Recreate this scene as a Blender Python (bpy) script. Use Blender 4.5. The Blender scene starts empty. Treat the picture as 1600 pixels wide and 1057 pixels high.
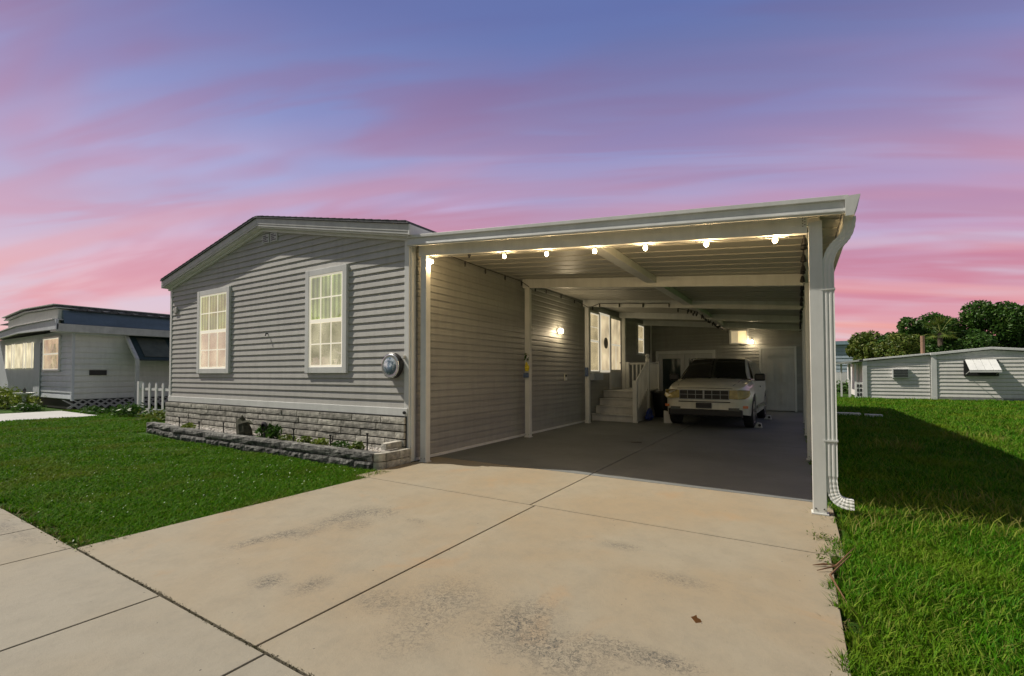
import bpy, bmesh, math, random
import numpy as np
from mathutils import Matrix, Vector
random.seed(7); rng = np.random.default_rng(7)
S = bpy.context.scene
COL = S.collection
# ---------------------------------------------------------------- camera
F, YAW, PIT, ROL, PPY = 724.362, .553, .024, .002, 566.296
CAM = Vector((4.521, -4.665, 1.2))
c, s = math.cos(YAW), math.sin(YAW)
rg = Vector((c, s, 0)); f0 = Vector((-s, c, 0)); u0 = Vector((0, 0, 1))
fw = f0*math.cos(PIT)+u0*math.sin(PIT); up = -f0*math.sin(PIT)+u0*math.cos(PIT)
r2 = rg*math.cos(ROL)-up*math.sin(ROL); u2 = rg*math.sin(ROL)+up*math.cos(ROL)
cd = bpy.data.cameras.new('camera'); cam = bpy.data.objects.new('camera', cd); COL.objects.link(cam)
m = Matrix((r2, u2, -fw)).transposed().to_4x4(); m.translation = CAM; cam.matrix_world = m
cd.sensor_width = 36; cd.lens = F/1600*36; cd.shift_y = (PPY-528.5)/1600; cd.clip_end = 2000; cd.clip_start = .05
S.camera = cam
# ---------------------------------------------------------------- sky
SUN = Vector((-.81, -.24, 1.0)).normalized()
W = bpy.data.worlds.new("World"); S.world = W; W.use_nodes = True
nt = W.node_tree; N = nt.nodes; L = nt.links
for n in list(N): N.remove(n)
def nd(t, **k):
    n = N.new(t)
    for a, b in k.items(): setattr(n, a, b)
    return n
def mth(op, a, b=None, cl=False):
    n = nd('ShaderNodeMath', operation=op, use_clamp=cl)
    for i, v in enumerate((a, b)):
        if v is None: continue
        if isinstance(v, (int, float)): n.inputs[i].default_value = v
        else: L.new(v, n.inputs[i])
    return n.outputs[0]
def ramp(fac, stops, mode='LINEAR'):
    n = nd('ShaderNodeValToRGB'); n.color_ramp.interpolation = mode
    e = n.color_ramp.elements
    while len(e) < len(stops): e.new(.5)
    for i, (p, col) in enumerate(stops):
        e[i].position = p; e[i].color = (*col, 1) if len(col) == 3 else col
    L.new(fac, n.inputs[0]); return n.outputs[0]
def lin(*a): return tuple(((x/255+.055)/1.055)**2.4 if x/255 > .04045 else x/255/12.92 for x in a)
def mixc(f, a, b, bt='MIX'):
    n = nd('ShaderNodeMix', data_type='RGBA', blend_type=bt)
    if isinstance(f, (int, float)): n.inputs[0].default_value = f
    else: L.new(f, n.inputs[0])
    for i, v in ((6, a), (7, b)):
        if isinstance(v, tuple): n.inputs[i].default_value = (*v, 1)
        else: L.new(v, n.inputs[i])
    return n.outputs[2]
tc = nd('ShaderNodeTexCoord'); sep = nd('ShaderNodeSeparateXYZ'); L.new(tc.outputs['Generated'], sep.inputs[0])
X, Y, Z = sep.outputs
hz = mth('MAXIMUM', Z, 0.0)
# high cloud sheets: direction projected to a layer, stretched along one heading
den = mth('ADD', hz, .16)
ax = mth('ADD', mth('MULTIPLY', X, c), mth('MULTIPLY', Y, s)); ay = mth('ADD', mth('MULTIPLY', X, -s), mth('MULTIPLY', Y, c))
px = mth('DIVIDE', ax, den); py = mth('DIVIDE', ay, den)
def cloud(sx, sy, rot, off, scale=1., det=3., rough=.5, dist=.4):
    cb = nd('ShaderNodeCombineXYZ'); L.new(px, cb.inputs[0]); L.new(py, cb.inputs[1]); cb.inputs[2].default_value = off
    mp = nd('ShaderNodeMapping'); mp.inputs['Rotation'].default_value = (0, 0, rot); L.new(cb.outputs[0], mp.inputs[0])
    m2 = nd('ShaderNodeMapping'); m2.inputs['Scale'].default_value = (sx, sy, 1); L.new(mp.outputs[0], m2.inputs[0])
    t = nd('ShaderNodeTexNoise'); t.inputs['Scale'].default_value = scale; t.inputs['Detail'].default_value = det
    t.inputs['Roughness'].default_value = rough; t.inputs['Distortion'].default_value = dist
    L.new(m2.outputs[0], t.inputs['Vector']); return t.outputs['Fac']
elev = mth('MULTIPLY', mth('ARCSINE', hz), 2/math.pi)      # 0 horizon .. 1 zenith
side = mth('ADD', mth('MULTIPLY', ax, .5), .5)                        # left..right across the view
def lr(A_, B_): return mixc(ramp(side, [(.40, (0, 0, 0)), (.92, (1, 1, 1))]), A_, B_)
def er(*st_): return ramp(elev, [(p, lin(*q)) for p, q in st_])
base = lr(er((0, (246, 196, 182)), (.05, (240, 188, 190)), (.13, (226, 186, 204)), (.22, (196, 174, 212)), (.31, (150, 152, 198)), (.40, (112, 124, 178)), (1, (80, 96, 150))),
          er((0, (240, 150, 140)), (.05, (226, 156, 168)), (.13, (196, 156, 192)), (.22, (164, 144, 190)), (.31, (122, 122, 174)), (.40, (88, 102, 156)), (1, (70, 86, 140))))
pinkc = lr(er((0, (238, 158, 156)), (.07, (228, 156, 168)), (.16, (208, 146, 168)), (.25, (178, 130, 162)), (.33, (146, 118, 160)), (.42, (112, 108, 160)), (1, (84, 90, 145))),
           er((0, (232, 134, 132)), (.07, (214, 128, 148)), (.16, (184, 120, 152)), (.25, (156, 114, 152)), (.33, (124, 106, 152)), (.42, (92, 94, 148)), (1, (74, 82, 138))))
blue = er((0, (232, 208, 212)), (.12, (208, 196, 220)), (.2, (172, 174, 214)), (.3, (132, 146, 202)), (.42, (98, 116, 176)), (1, (78, 98, 155)))
peach = er((0, (250, 170, 140)), (.08, (242, 160, 152)), (.16, (224, 160, 172)), (.3, (170, 140, 180)), (1, (84, 96, 150)))
n1 = cloud(.40, 1.7, .20, 2.7, 1.0, 4, .5, .7)
n2 = cloud(.62, 3.0, .13, 4.3, 1.1, 3, .5, .8)
n3 = cloud(.45, 1.3, .30, 9.1, 1.1, 3, .5, .5)
n4 = cloud(.30, 1.5, .16, 14.2, 1.0, 3, .5, .5)
k1 = ramp(n1, [(.44, (0, 0, 0)), (.62, (1, 1, 1))], 'EASE')
k2 = ramp(n2, [(.47, (0, 0, 0)), (.64, (1, 1, 1))], 'EASE')
k3 = ramp(n3, [(.45, (0, 0, 0)), (.60, (1, 1, 1))], 'EASE')
k4 = ramp(n4, [(.50, (0, 0, 0)), (.68, (1, 1, 1))], 'EASE')
col = mixc(mth('MULTIPLY', k1, .92), base, pinkc)
col = mixc(mth('MULTIPLY', k3, .7), col, blue)
col = mixc(mth('MULTIPLY', k2, .5), col, pinkc)
col = mixc(mth('MULTIPLY', k4, .6), col, peach)
# away from the afterglow (behind the viewer) and overhead the sky turns to plain blue-grey dusk
away = mth('MAXIMUM', ramp(mth('ADD', mth('MULTIPLY', ay, .5), .5), [(.25, (1, 1, 1)), (.66, (0, 0, 0))], 'EASE'), ramp(elev, [(.42, (0, 0, 0)), (.75, (1, 1, 1))], 'EASE'))
col = mixc(away, col, ramp(elev, [(0, (.30, .31, .29)), (.3, (.19, .22, .24)), (1, (.08, .11, .15))]))
bgc = nd('ShaderNodeBackground'); L.new(col, bgc.inputs[0]); bgc.inputs[1].default_value = .84
sky = nd('ShaderNodeTexSky', sky_type='NISHITA'); sky.sun_disc = False
sky.sun_elevation = math.asin(SUN.z); sky.sun_rotation = math.atan2(SUN.x, SUN.y)
bgn = nd('ShaderNodeBackground'); L.new(sky.outputs[0], bgn.inputs[0]); bgn.inputs[1].default_value = .006
add = nd('ShaderNodeAddShader'); L.new(bgc.outputs[0], add.inputs[0]); L.new(bgn.outputs[0], add.inputs[1])
out = nd('ShaderNodeOutputWorld'); L.new(add.outputs[0], out.inputs[0])
sl = bpy.data.lights.new('sun', 'SUN'); sl.energy = 4.8; sl.angle = math.radians(.5); sl.color = (1, .92, .80)
so = bpy.data.objects.new('sun', sl); COL.objects.link(so); so.rotation_euler = SUN.to_track_quat('Z', 'Y').to_euler(); so.location = (-20, -10, 30)
V = S.view_settings; V.view_transform = 'Standard'; V.look = 'None'; V.exposure = 0.18; V.gamma = 1; V.use_curve_mapping = False
S.cycles.max_bounces = 6; S.cycles.transparent_max_bounces = 6; S.cycles.sample_clamp_indirect = 4
# ---------------------------------------------------------------- materials
def mat(name, col, rough=.6, var=.12, vs=3., bump=0., bs=60., metal=0., spec=.5, coat=0., col2=None, det=5, aniso=(1, 1, 1), stops=(.35, .7), rv=.03, grime=.12):
    M = bpy.data.materials.new(name); M.use_nodes = True
    t = M.node_tree; n = t.nodes; l = t.links; p = n['Principled BSDF']
    p.inputs['Roughness'].default_value = rough; p.inputs['Metallic'].default_value = metal
    p.inputs['Specular IOR Level'].default_value = spec; p.inputs['Coat Weight'].default_value = coat
    g = n.new('ShaderNodeNewGeometry'); mp = n.new('ShaderNodeMapping'); mp.inputs['Scale'].default_value = aniso
    l.new(g.outputs['Position'], mp.inputs[0])
    nz = n.new('ShaderNodeTexNoise'); nz.inputs['Scale'].default_value = vs; nz.inputs['Detail'].default_value = det; nz.inputs['Roughness'].default_value = .6
    l.new(mp.outputs[0], nz.inputs['Vector'])
    r = n.new('ShaderNodeValToRGB'); e = r.color_ramp.elements
    e[0].position, e[1].position = stops
    c1 = tuple(x*(1-var) for x in col); c2 = col2 if col2 else tuple(min(1, x*(1+var)) for x in col)
    e[0].color = (*c1, 1); e[1].color = (*c2, 1)
    l.new(nz.outputs['Fac'], r.inputs[0])
    oi = n.new('ShaderNodeObjectInfo'); hv = n.new('ShaderNodeHueSaturation'); mr = n.new('ShaderNodeMapRange'); mr.inputs[3].default_value = 1-rv; mr.inputs[4].default_value = 1+rv
    l.new(oi.outputs['Random'], mr.inputs[0]); l.new(r.outputs[0], hv.inputs['Color'])
    vsrc = mr.outputs[0]
    if grime:
        m3 = n.new('ShaderNodeMapping'); m3.inputs['Scale'].default_value = (5, 5, .7); l.new(g.outputs['Position'], m3.inputs[0])
        n3_ = n.new('ShaderNodeTexNoise'); n3_.inputs['Scale'].default_value = 1.6; n3_.inputs['Detail'].default_value = 7; n3_.inputs['Roughness'].default_value = .7; l.new(m3.outputs[0], n3_.inputs['Vector'])
        q = n.new('ShaderNodeMapRange'); q.inputs[1].default_value = .42; q.inputs[2].default_value = .72; q.inputs[3].default_value = 1; q.inputs[4].default_value = 1-grime; l.new(n3_.outputs['Fac'], q.inputs[0])
        ml = n.new('ShaderNodeMath'); ml.operation = 'MULTIPLY'; l.new(vsrc, ml.inputs[0]); l.new(q.outputs[0], ml.inputs[1]); vsrc = ml.outputs[0]
    l.new(vsrc, hv.inputs['Value']); l.new(hv.outputs[0], p.inputs['Base Color'])
    if bump:
        nb = n.new('ShaderNodeTexNoise'); nb.inputs['Scale'].default_value = bs; nb.inputs['Detail'].default_value = 6
        l.new(mp.outputs[0], nb.inputs['Vector'])
        b = n.new('ShaderNodeBump'); b.inputs['Strength'].default_value = bump; b.inputs['Distance'].default_value = .01
        l.new(nb.outputs['Fac'], b.inputs['Height']); l.new(b.outputs[0], p.inputs['Normal'])
    return M
def island(name, cols, rough=.5, trans=.25, patch=None, spec=.3):
    """leaf material: colour differs leaf by leaf (random per mesh island)"""
    M = bpy.data.materials.new(name); M.use_nodes = True
    t = M.node_tree; n = t.nodes; l = t.links; p = n['Principled BSDF']; p.inputs['Roughness'].default_value = rough
    p.inputs['Specular IOR Level'].default_value = spec
    g = n.new('ShaderNodeNewGeometry'); r = n.new('ShaderNodeValToRGB'); e = r.color_ramp.elements
    while len(e) < len(cols): e.new(.5)
    for i, cc in enumerate(cols): e[i].position = i/(len(cols)-1); e[i].color = (*cc, 1)
    l.new(g.outputs['Random Per Island'], r.inputs[0]); src = r.outputs[0]
    if patch:
        nz = n.new('ShaderNodeTexNoise'); nz.inputs['Scale'].default_value = patch[0]; nz.inputs['Detail'].default_value = 4
        l.new(g.outputs['Position'], nz.inputs['Vector'])
        rr = n.new('ShaderNodeValToRGB'); rr.color_ramp.elements[0].position = .5; rr.color_ramp.elements[1].position = .68; l.new(nz.outputs['Fac'], rr.inputs[0])
        mx = n.new('ShaderNodeMix'); mx.data_type = 'RGBA'; mx.inputs[7].default_value = (*patch[1], 1)
        ml = n.new('ShaderNodeMath'); ml.operation = 'MULTIPLY'; ml.inputs[1].default_value = patch[2]; l.new(rr.outputs[0], ml.inputs[0])
        l.new(ml.outputs[0], mx.inputs[0]); l.new(src, mx.inputs[6]); src = mx.outputs[2]
    l.new(src, p.inputs['Base Color'])
    tr = n.new('ShaderNodeBsdfTranslucent'); l.new(src, tr.inputs[0])
    mx = n.new('ShaderNodeMixShader'); mx.inputs[0].default_value = trans
    l.new(p.outputs[0], mx.inputs[1]); l.new(tr.outputs[0], mx.inputs[2]); l.new(mx.outputs[0], n['Material Output'].inputs[0])
    return M
def emis(name, col, st, base=(.8, .75, .6), slat=0., axis=0):
    M = bpy.data.materials.new(name); M.use_nodes = True
    n = M.node_tree.nodes; l = M.node_tree.links; p = n['Principled BSDF']; p.inputs['Base Color'].default_value = (*base, 1)
    p.inputs['Emission Color'].default_value = (*col, 1); p.inputs['Emission Strength'].default_value = st; p.inputs['Roughness'].default_value = .5
    if slat:
        g = n.new('ShaderNodeNewGeometry'); w = n.new('ShaderNodeTexWave'); w.bands_direction = 'XYZ'[axis]; w.inputs['Scale'].default_value = slat
        w.inputs['Distortion'].default_value = .3
        nz = n.new('ShaderNodeTexNoise'); nz.inputs['Scale'].default_value = 2.2
        l.new(g.outputs['Position'], w.inputs['Vector']); l.new(g.outputs['Position'], nz.inputs['Vector'])
        a = n.new('ShaderNodeMapRange'); a.inputs[3].default_value = st*.5; a.inputs[4].default_value = st*1.12; l.new(w.outputs['Fac'], a.inputs[0])
        b = n.new('ShaderNodeMapRange'); b.inputs[1].default_value = .3; b.inputs[2].default_value = .7; b.inputs[3].default_value = .55; b.inputs[4].default_value = 1.35; l.new(nz.outputs['Fac'], b.inputs[0])
        mu = n.new('ShaderNodeMath'); mu.operation = 'MULTIPLY'; l.new(a.outputs[0], mu.inputs[0]); l.new(b.outputs[0], mu.inputs[1]); l.new(mu.outputs[0], p.inputs['Emission Strength'])
    return M
def glass(name, tint=(.9, .95, .95), refl=.5, rough=.02, top=1.):
    M = bpy.data.materials.new(name); M.use_nodes = True
    n = M.node_tree.nodes; l = M.node_tree.links; n.remove(n['Principled BSDF'])
    tr = n.new('ShaderNodeBsdfTransparent'); tr.inputs[0].default_value = (*tint, 1)
    gl = n.new('ShaderNodeBsdfGlossy'); gl.inputs['Roughness'].default_value = rough
    nz = n.new('ShaderNodeTexNoise'); nz.inputs['Scale'].default_value = 2.5; g = n.new('ShaderNodeNewGeometry'); l.new(g.outputs['Position'], nz.inputs['Vector'])
    bp_ = n.new('ShaderNodeBump'); bp_.inputs['Strength'].default_value = .12; bp_.inputs['Distance'].default_value = .05; l.new(nz.outputs['Fac'], bp_.inputs['Height']); l.new(bp_.outputs[0], gl.inputs['Normal'])
    fr = n.new('ShaderNodeFresnel'); fr.inputs[0].default_value = 1.5
    mr = n.new('ShaderNodeMapRange'); mr.inputs[1].default_value = .0; mr.inputs[2].default_value = 1; mr.inputs[3].default_value = refl; mr.inputs[4].default_value = top
    l.new(fr.outputs[0], mr.inputs[0])
    mx = n.new('ShaderNodeMixShader'); l.new(mr.outputs[0], mx.inputs[0]); l.new(tr.outputs[0], mx.inputs[1]); l.new(gl.outputs[0], mx.inputs[2])
    l.new(mx.outputs[0], n['Material Output'].inputs[0]); return M
def concrete(name, base, warm, stains, spots, paint=False):
    M = bpy.data.materials.new(name); M.use_nodes = True
    t = M.node_tree; n = t.nodes; l = t.links; p = n['Principled BSDF']; p.inputs['Roughness'].default_value = .85 if not paint else .75
    g = n.new('ShaderNodeNewGeometry'); pos = g.outputs['Position']
    def noise(sc, d=5, r=.6, dis=0):
        q = n.new('ShaderNodeTexNoise'); q.inputs['Scale'].default_value = sc; q.inputs['Detail'].default_value = d; q.inputs['Roughness'].default_value = r; q.inputs['Distortion'].default_value = dis
        l.new(pos, q.inputs['Vector']); return q.outputs['Fac']
    def rmp(f, a, b):
        q = n.new('ShaderNodeMapRange'); q.interpolation_type = 'SMOOTHSTEP'; q.inputs[1].default_value = a; q.inputs[2].default_value = b; l.new(f, q.inputs[0]); return q.outputs[0]
    def mix(f, a, b):
        q = n.new('ShaderNodeMix'); q.data_type = 'RGBA'
        if isinstance(f, float): q.inputs[0].default_value = f
        else: l.new(f, q.inputs[0])
        for i, v in ((6, a), (7, b)):
            if isinstance(v, tuple): q.inputs[i].default_value = (*v, 1)
            else: l.new(v, q.inputs[i])
        return q.outputs[2]
    def mm(op, a, b):
        q = n.new('ShaderNodeMath'); q.operation = op; q.use_clamp = False
        for i, v in enumerate((a, b)):
            if isinstance(v, (int, float)): q.inputs[i].default_value = v
            else: l.new(v, q.inputs[i])
        return q.outputs[0]
    cc = mix(rmp(noise(.9, 4, .5, .3), .35, .68), base, warm)
    cc = mix(mm('MULTIPLY', rmp(noise(5., 7, .75), .4, .72), .5), cc, tuple(x*.76 for x in base))
    cc = mix(mm('MULTIPLY', rmp(noise(38., 4, .8), .5, .75), .28), cc, tuple(x*.66 for x in base))
    cc = mix(mm('MULTIPLY', rmp(noise(2.2, 5, .6, .5), .55, .75), .4), cc, tuple(x*1.12 for x in base))
    if spots:  # orange rust tints
        o = rmp(noise(1.6, 5, .6, .6), .58, .74); cc = mix(mm('MULTIPLY', o, .30), cc, (.33, .19, .075))
    fine = noise(48., 10, .85, 1.2); med = noise(11., 9, .8, 1.2)
    for (sx, sy, rx, ry, st) in stains:
        sp = n.new('ShaderNodeVectorMath'); sp.operation = 'SUBTRACT'; sp.inputs[1].default_value = (sx, sy, 0); l.new(pos, sp.inputs[0])
        sc = n.new('ShaderNodeVectorMath'); sc.operation = 'DIVIDE'; sc.inputs[1].default_value = (rx, ry, 1); l.new(sp.outputs[0], sc.inputs[0])
        ln = n.new('ShaderNodeVectorMath'); ln.operation = 'LENGTH'; l.new(sc.outputs[0], ln.inputs[0])
        k = rmp(mm('ADD', ln.outputs[1], mm('MULTIPLY', mm('SUBTRACT', med, .5), 2.4)), 1.2, .15)
        k = mm('MULTIPLY', k, rmp(mm('ADD', mm('MULTIPLY', fine, .85), mm('MULTIPLY', med, .35)), .56, .68))
        cc = mix(mm('MULTIPLY', k, st), cc, (.05, .049, .045))
    dots = rmp(noise(42., 1, .3), .80, .83); cc = mix(dots, cc, (.05, .045, .04))
    l.new(cc, p.inputs['Base Color'])
    b = n.new('ShaderNodeBump'); b.inputs['Strength'].default_value = .35 if not paint else .12; b.inputs['Distance'].default_value = .006
    l.new(noise(140., 6, .7), b.inputs['Height']); b2 = n.new('ShaderNodeBump'); b2.inputs['Strength'].default_value = .35; b2.inputs['Distance'].default_value = .02
    l.new(noise(5., 4, .6), b2.inputs['Height']); l.new(b2.outputs[0], b.inputs['Normal']); l.new(b.outputs[0], p.inputs['Normal'])
    return M
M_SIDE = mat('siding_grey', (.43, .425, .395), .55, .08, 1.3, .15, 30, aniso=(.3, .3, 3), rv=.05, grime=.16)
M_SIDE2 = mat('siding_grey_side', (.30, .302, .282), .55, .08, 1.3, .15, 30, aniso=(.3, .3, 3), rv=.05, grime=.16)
M_WHITE = mat('white_aluminium', (.64, .65, .62), .4, .07, 2.5, .05, 40)
M_TRIM = mat('white_vinyl', (.68, .69, .67), .45, .05, 2, .05, 40)
M_TRIMD = mat('weathered_white_trim', (.50, .51, .49), .5, .12, 4, .1, 60)
M_ROOF = mat('roof_shingle', (.10, .105, .115), .9, .4, 14, .6, 90)
M_CEIL = mat('ceiling_panel', (.46, .45, .39), .45, .06, 1.2, .05, 20, aniso=(.25, 3, 1))
M_STONE = mat('split_stone', (.40, .385, .335), .92, .42, 11, 1., 45, det=8, rv=.22, grime=.3)
M_STONED = mat('split_stone_weathered', (.07, .07, .065), .92, .5, 13, 1., 55, det=8, col2=(.27, .27, .25), stops=(.40, .72), rv=.2, grime=.2)
M_MORTAR = mat('dark_mortar', (.02, .019, .017), .95, .2, 20, .4, 60)
M_GRAVEL = mat('gravel', (.48, .45, .42), .9, .3, 60, .8, 90)
M_BLACK = mat('black_plastic', (.015, .015, .016), .45, .1, 10)
M_DARK = mat('dark_interior', (.02, .02, .02), .6, .1, 5)
M_BLIND = emis('lit_blind', (1, .90, .68), .74, (.45, .43, .36), 16, 0)
M_TREEREFL = emis('tree_reflection_glow', (.80, .92, .38), .50, (.33, .36, .22), 3, 0)  # green glow painted for trees mirrored in the upper front panes
M_BLINDY = emis('lit_room', (1, .80, .50), .70, (.45, .42, .36), 5, 1)
M_GLASS = glass('window_glass', (.97, .97, .92), .08, .015, .5)
M_GLASSS = glass('side_glass', (.96, .96, .92), .05, .02, .3)
M_SASH = emis('sash_glow', (1, .90, .70), .42, (.66, .64, .58))  # frames brightened by a glow put into their own material
M_BULB = emis('bulb_glow', (1, .78, .42), 22)
M_LAMP = emis('lamp_glow', (1, .80, .50), 26)
M_MWHITE = mat('milk_white', (.56, .565, .55), .5, .04, 5)
st = [(1.18, -2.80, .10, .22, 1), (1.23, -2.58, .11, .2, 1), (1.36, -2.48, .12, .18, .7), (1.28, -2.2, .16, .26, .8), (1.28, -1.95, .18, .28, 1), (1.46, -1.82, .18, .16, 1), (1.52, -2.15, .15, .2, .7), (1.85, -1.84, .14, .07, .7),
      (1.90, -3.10, .13, .12, 1), (2.15, -3.0, .12, .17, .8), (2.92, -2.75, .30, .36, .75), (2.62, -2.92, .2, .16, .7), (3.0, -3.1, .2, .2, .5), (3.36, -2.72, .22, .32, 1), (3.62, -2.84, .34, .2, 1), (3.86, -2.68, .26, .10, .9), (4.05, -2.66, .16, .08, 1), (3.45, -1.5, .2, .09, .6), (3.92, -1.85, .24, .11, .6)]
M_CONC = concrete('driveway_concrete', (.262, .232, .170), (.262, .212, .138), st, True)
M_CONCS = concrete('sidewalk_concrete', (.248, .228, .178), (.248, .216, .155), [(-.35, -3.62, .35, .10, .7), (-.85, -3.68, .35, .16, 1), (-1.7, -3.62, .5, .15, 1), (2.5, -4.1, .3, .3, .25)], False)
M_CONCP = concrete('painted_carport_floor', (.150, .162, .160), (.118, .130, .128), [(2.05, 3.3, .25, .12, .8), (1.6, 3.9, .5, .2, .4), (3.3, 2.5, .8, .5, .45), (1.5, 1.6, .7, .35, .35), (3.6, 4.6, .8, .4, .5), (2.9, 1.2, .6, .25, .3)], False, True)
M_CONCN = concrete('neighbour_concrete', (.46, .46, .44), (.42, .42, .40), [], False)
M_ASPH = mat('asphalt', (.05, .05, .052), .9, .2, 30, .5, 150)
def ground_mat():
    M = mat('grass_ground', (.028, .065, .008), .95, .35, 2.2, .8, 45, spec=.1, col2=(.045, .105, .010))
    return M
M_GROUND = ground_mat()
M_SOIL = mat('soil', (.09, .065, .04), .95, .35, 8, .8, 60)
M_GRASS = island('grass_blades', [(.019, .070, .001), (.042, .145, .002), (.072, .205, .003), (.048, .160, .002), (.13, .26, .012), (.12, .14, .03)], .6, .35, (.9, (.15, .165, .018), .55), .06)
M_GRASSR = island('grass_blades_long', [(.018, .076, .002), (.040, .155, .003), (.070, .215, .004), (.046, .170, .003), (.18, .30, .025), (.16, .17, .04)], .55, .35, (.8, (.17, .23, .015), .6), .08)
M_LEAF = island('leaves', [(.016, .050, .008), (.04, .105, .014), (.06, .14, .02), (.03, .075, .010), (.10, .17, .03)], .5, .25)
M_LEAFY = island('leaves_yellow_green', [(.10, .16, .02), (.16, .22, .03), (.22, .26, .04), (.08, .14, .02)], .5, .3)
M_LEAFO = island('leaves_olive', [(.05, .095, .012), (.10, .16, .022), (.17, .19, .035), (.03, .07, .010)], .5, .25)
M_BARK = mat('bark', (.12, .09, .065), .9, .35, 12, .8, 40)
# ---------------------------------------------------------------- mesh helpers
class MB:
    def __init__(s): s.v = []; s.f = []
    def box(s, a, b, rot=None, piv=None):
        x0, y0, z0 = a; x1, y1, z1 = b; k = len(s.v)
        vs = [(x0, y0, z0), (x1, y0, z0), (x1, y1, z0), (x0, y1, z0), (x0, y0, z1), (x1, y0, z1), (x1, y1, z1), (x0, y1, z1)]
        if rot is not None:
            pv = Vector(piv) if piv else Vector(((x0+x1)/2, (y0+y1)/2, (z0+z1)/2)); vs = [tuple(rot@(Vector(q)-pv)+pv) for q in vs]
        s.v += vs; s.f += [tuple(k+i for i in q) for q in ((0, 3, 2, 1), (4, 5, 6, 7), (0, 1, 5, 4), (1, 2, 6, 5), (2, 3, 7, 6), (3, 0, 4, 7))]; return s
    def prism(s, pts, axis, a, b):
        """polygon pts (2D in the other two axes, order x,y / x,z / y,z) extruded along axis from a to b"""
        k = len(s.v); n = len(pts)
        def P(p, t): return {0: (t, p[0], p[1]), 1: (p[0], t, p[1]), 2: (p[0], p[1], t)}[axis]
        s.v += [P(p, a) for p in pts]+[P(p, b) for p in pts]
        s.f += [tuple(k+i for i in range(n)), tuple(k+n+i for i in reversed(range(n)))]
        s.f += [(k+i, k+n+i, k+n+(i+1) % n, k+(i+1) % n) for i in range(n)]; return s
    def tube(s, path, r, n=8, cap=True):
        path = [Vector(p) for p in path]; rs = r if isinstance(r, (list, tuple)) else [r]*len(path); k0 = len(s.v)
        for i, p in enumerate(path):
            d = (path[min(i+1, len(path)-1)]-path[max(i-1, 0)]).normalized(); a = Vector((0, 0, 1)) if abs(d.z) < .9 else Vector((1, 0, 0))
            u = d.cross(a).normalized(); w = d.cross(u)
            for j in range(n):
                t = 2*math.pi*j/n; s.v.append(tuple(p+(u*math.cos(t)+w*math.sin(t))*rs[i]))
        for i in range(len(path)-1):
            for j in range(n):
                a = k0+i*n+j; b = k0+i*n+(j+1) % n; s.f.append((a, b, b+n, a+n))
        if cap: s.f.append(tuple(k0+j for j in reversed(range(n)))); s.f.append(tuple(k0+(len(path)-1)*n+j for j in range(n)))
        return s
    def lathe(s, prof, c=(0, 0, 0), n=20, axis=2):
        k0 = len(s.v)
        for r, z in prof:
            for j in range(n):
                t = 2*math.pi*j/n; a, b = r*math.cos(t), r*math.sin(t)
                q = {2: (a, b, z), 1: (a, z, b), 0: (z, a, b)}[axis]; s.v.append((q[0]+c[0], q[1]+c[1], q[2]+c[2]))
        for i in range(len(prof)-1):
            for j in range(n):
                a = k0+i*n+j; b = k0+i*n+(j+1) % n; s.f.append((a, b, b+n, a+n))
        s.f.append(tuple(k0+j for j in range(n))); s.f.append(tuple(k0+(len(prof)-1)*n+j for j in range(n))); return s
    def quad(s, *p): k = len(s.v); s.v += [tuple(q) for q in p]; s.f.append(tuple(range(k, k+len(p)))); return s
    def obj(s, name, m, parent=None, bevel=0, smooth=False):
        me = bpy.data.meshes.new(name); me.from_pydata(s.v, [], s.f)
        b = bmesh.new(); b.from_mesh(me); bmesh.ops.recalc_face_normals(b, faces=b.faces); b.to_mesh(me); b.free()
        me.materials.append(m); return link(name, me, parent, bevel, smooth)
def link(name, me, parent=None, bevel=0, smooth=False):
    o = bpy.data.objects.new(name, me); COL.objects.link(o)
    if parent is not None: o.parent = parent; o.matrix_parent_inverse = Matrix.Translation(parent.location).inverted() if parent.type == 'EMPTY' and parent.rotation_euler.z == 0 else Matrix()
    if smooth: me.polygons.foreach_set('use_smooth', [True]*len(me.polygons))
    if bevel: md = o.modifiers.new('bevel', 'BEVEL'); md.width = bevel; md.segments = 2; md.limit_method = 'ANGLE'
    return o
def tag(o, label, cat, group=None, kind=None):
    if label: o['label'] = label
    if cat: o['category'] = cat
    if group: o['group'] = group
    if kind: o['kind'] = kind
    return o
def thing(name, label, cat, loc=(0, 0, 0), group=None):
    o = bpy.data.objects.new(name, None); COL.objects.link(o); o.location = loc; o.empty_display_size = .2
    return tag(o, label, cat, group)
def struct(o): o['kind'] = 'structure'; return o
def B(a, b): return MB().box(a, b)
def fastmesh(name, verts, faces_n, nper, m):
    me = bpy.data.meshes.new(name); nv = len(verts); me.vertices.add(nv); me.vertices.foreach_set('co', verts.astype(np.float32).ravel())
    idx = faces_n.astype(np.int32).ravel(); me.loops.add(len(idx)); me.loops.foreach_set('vertex_index', idx)
    nf = len(idx)//nper; me.polygons.add(nf); me.polygons.foreach_set('loop_start', np.arange(0, nf*nper, nper, dtype=np.int32))
    try: me.polygons.foreach_set('loop_total', np.full(nf, nper, dtype=np.int32))
    except Exception: pass
    me.update(calc_edges=True); me.materials.append(m); return me
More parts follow.
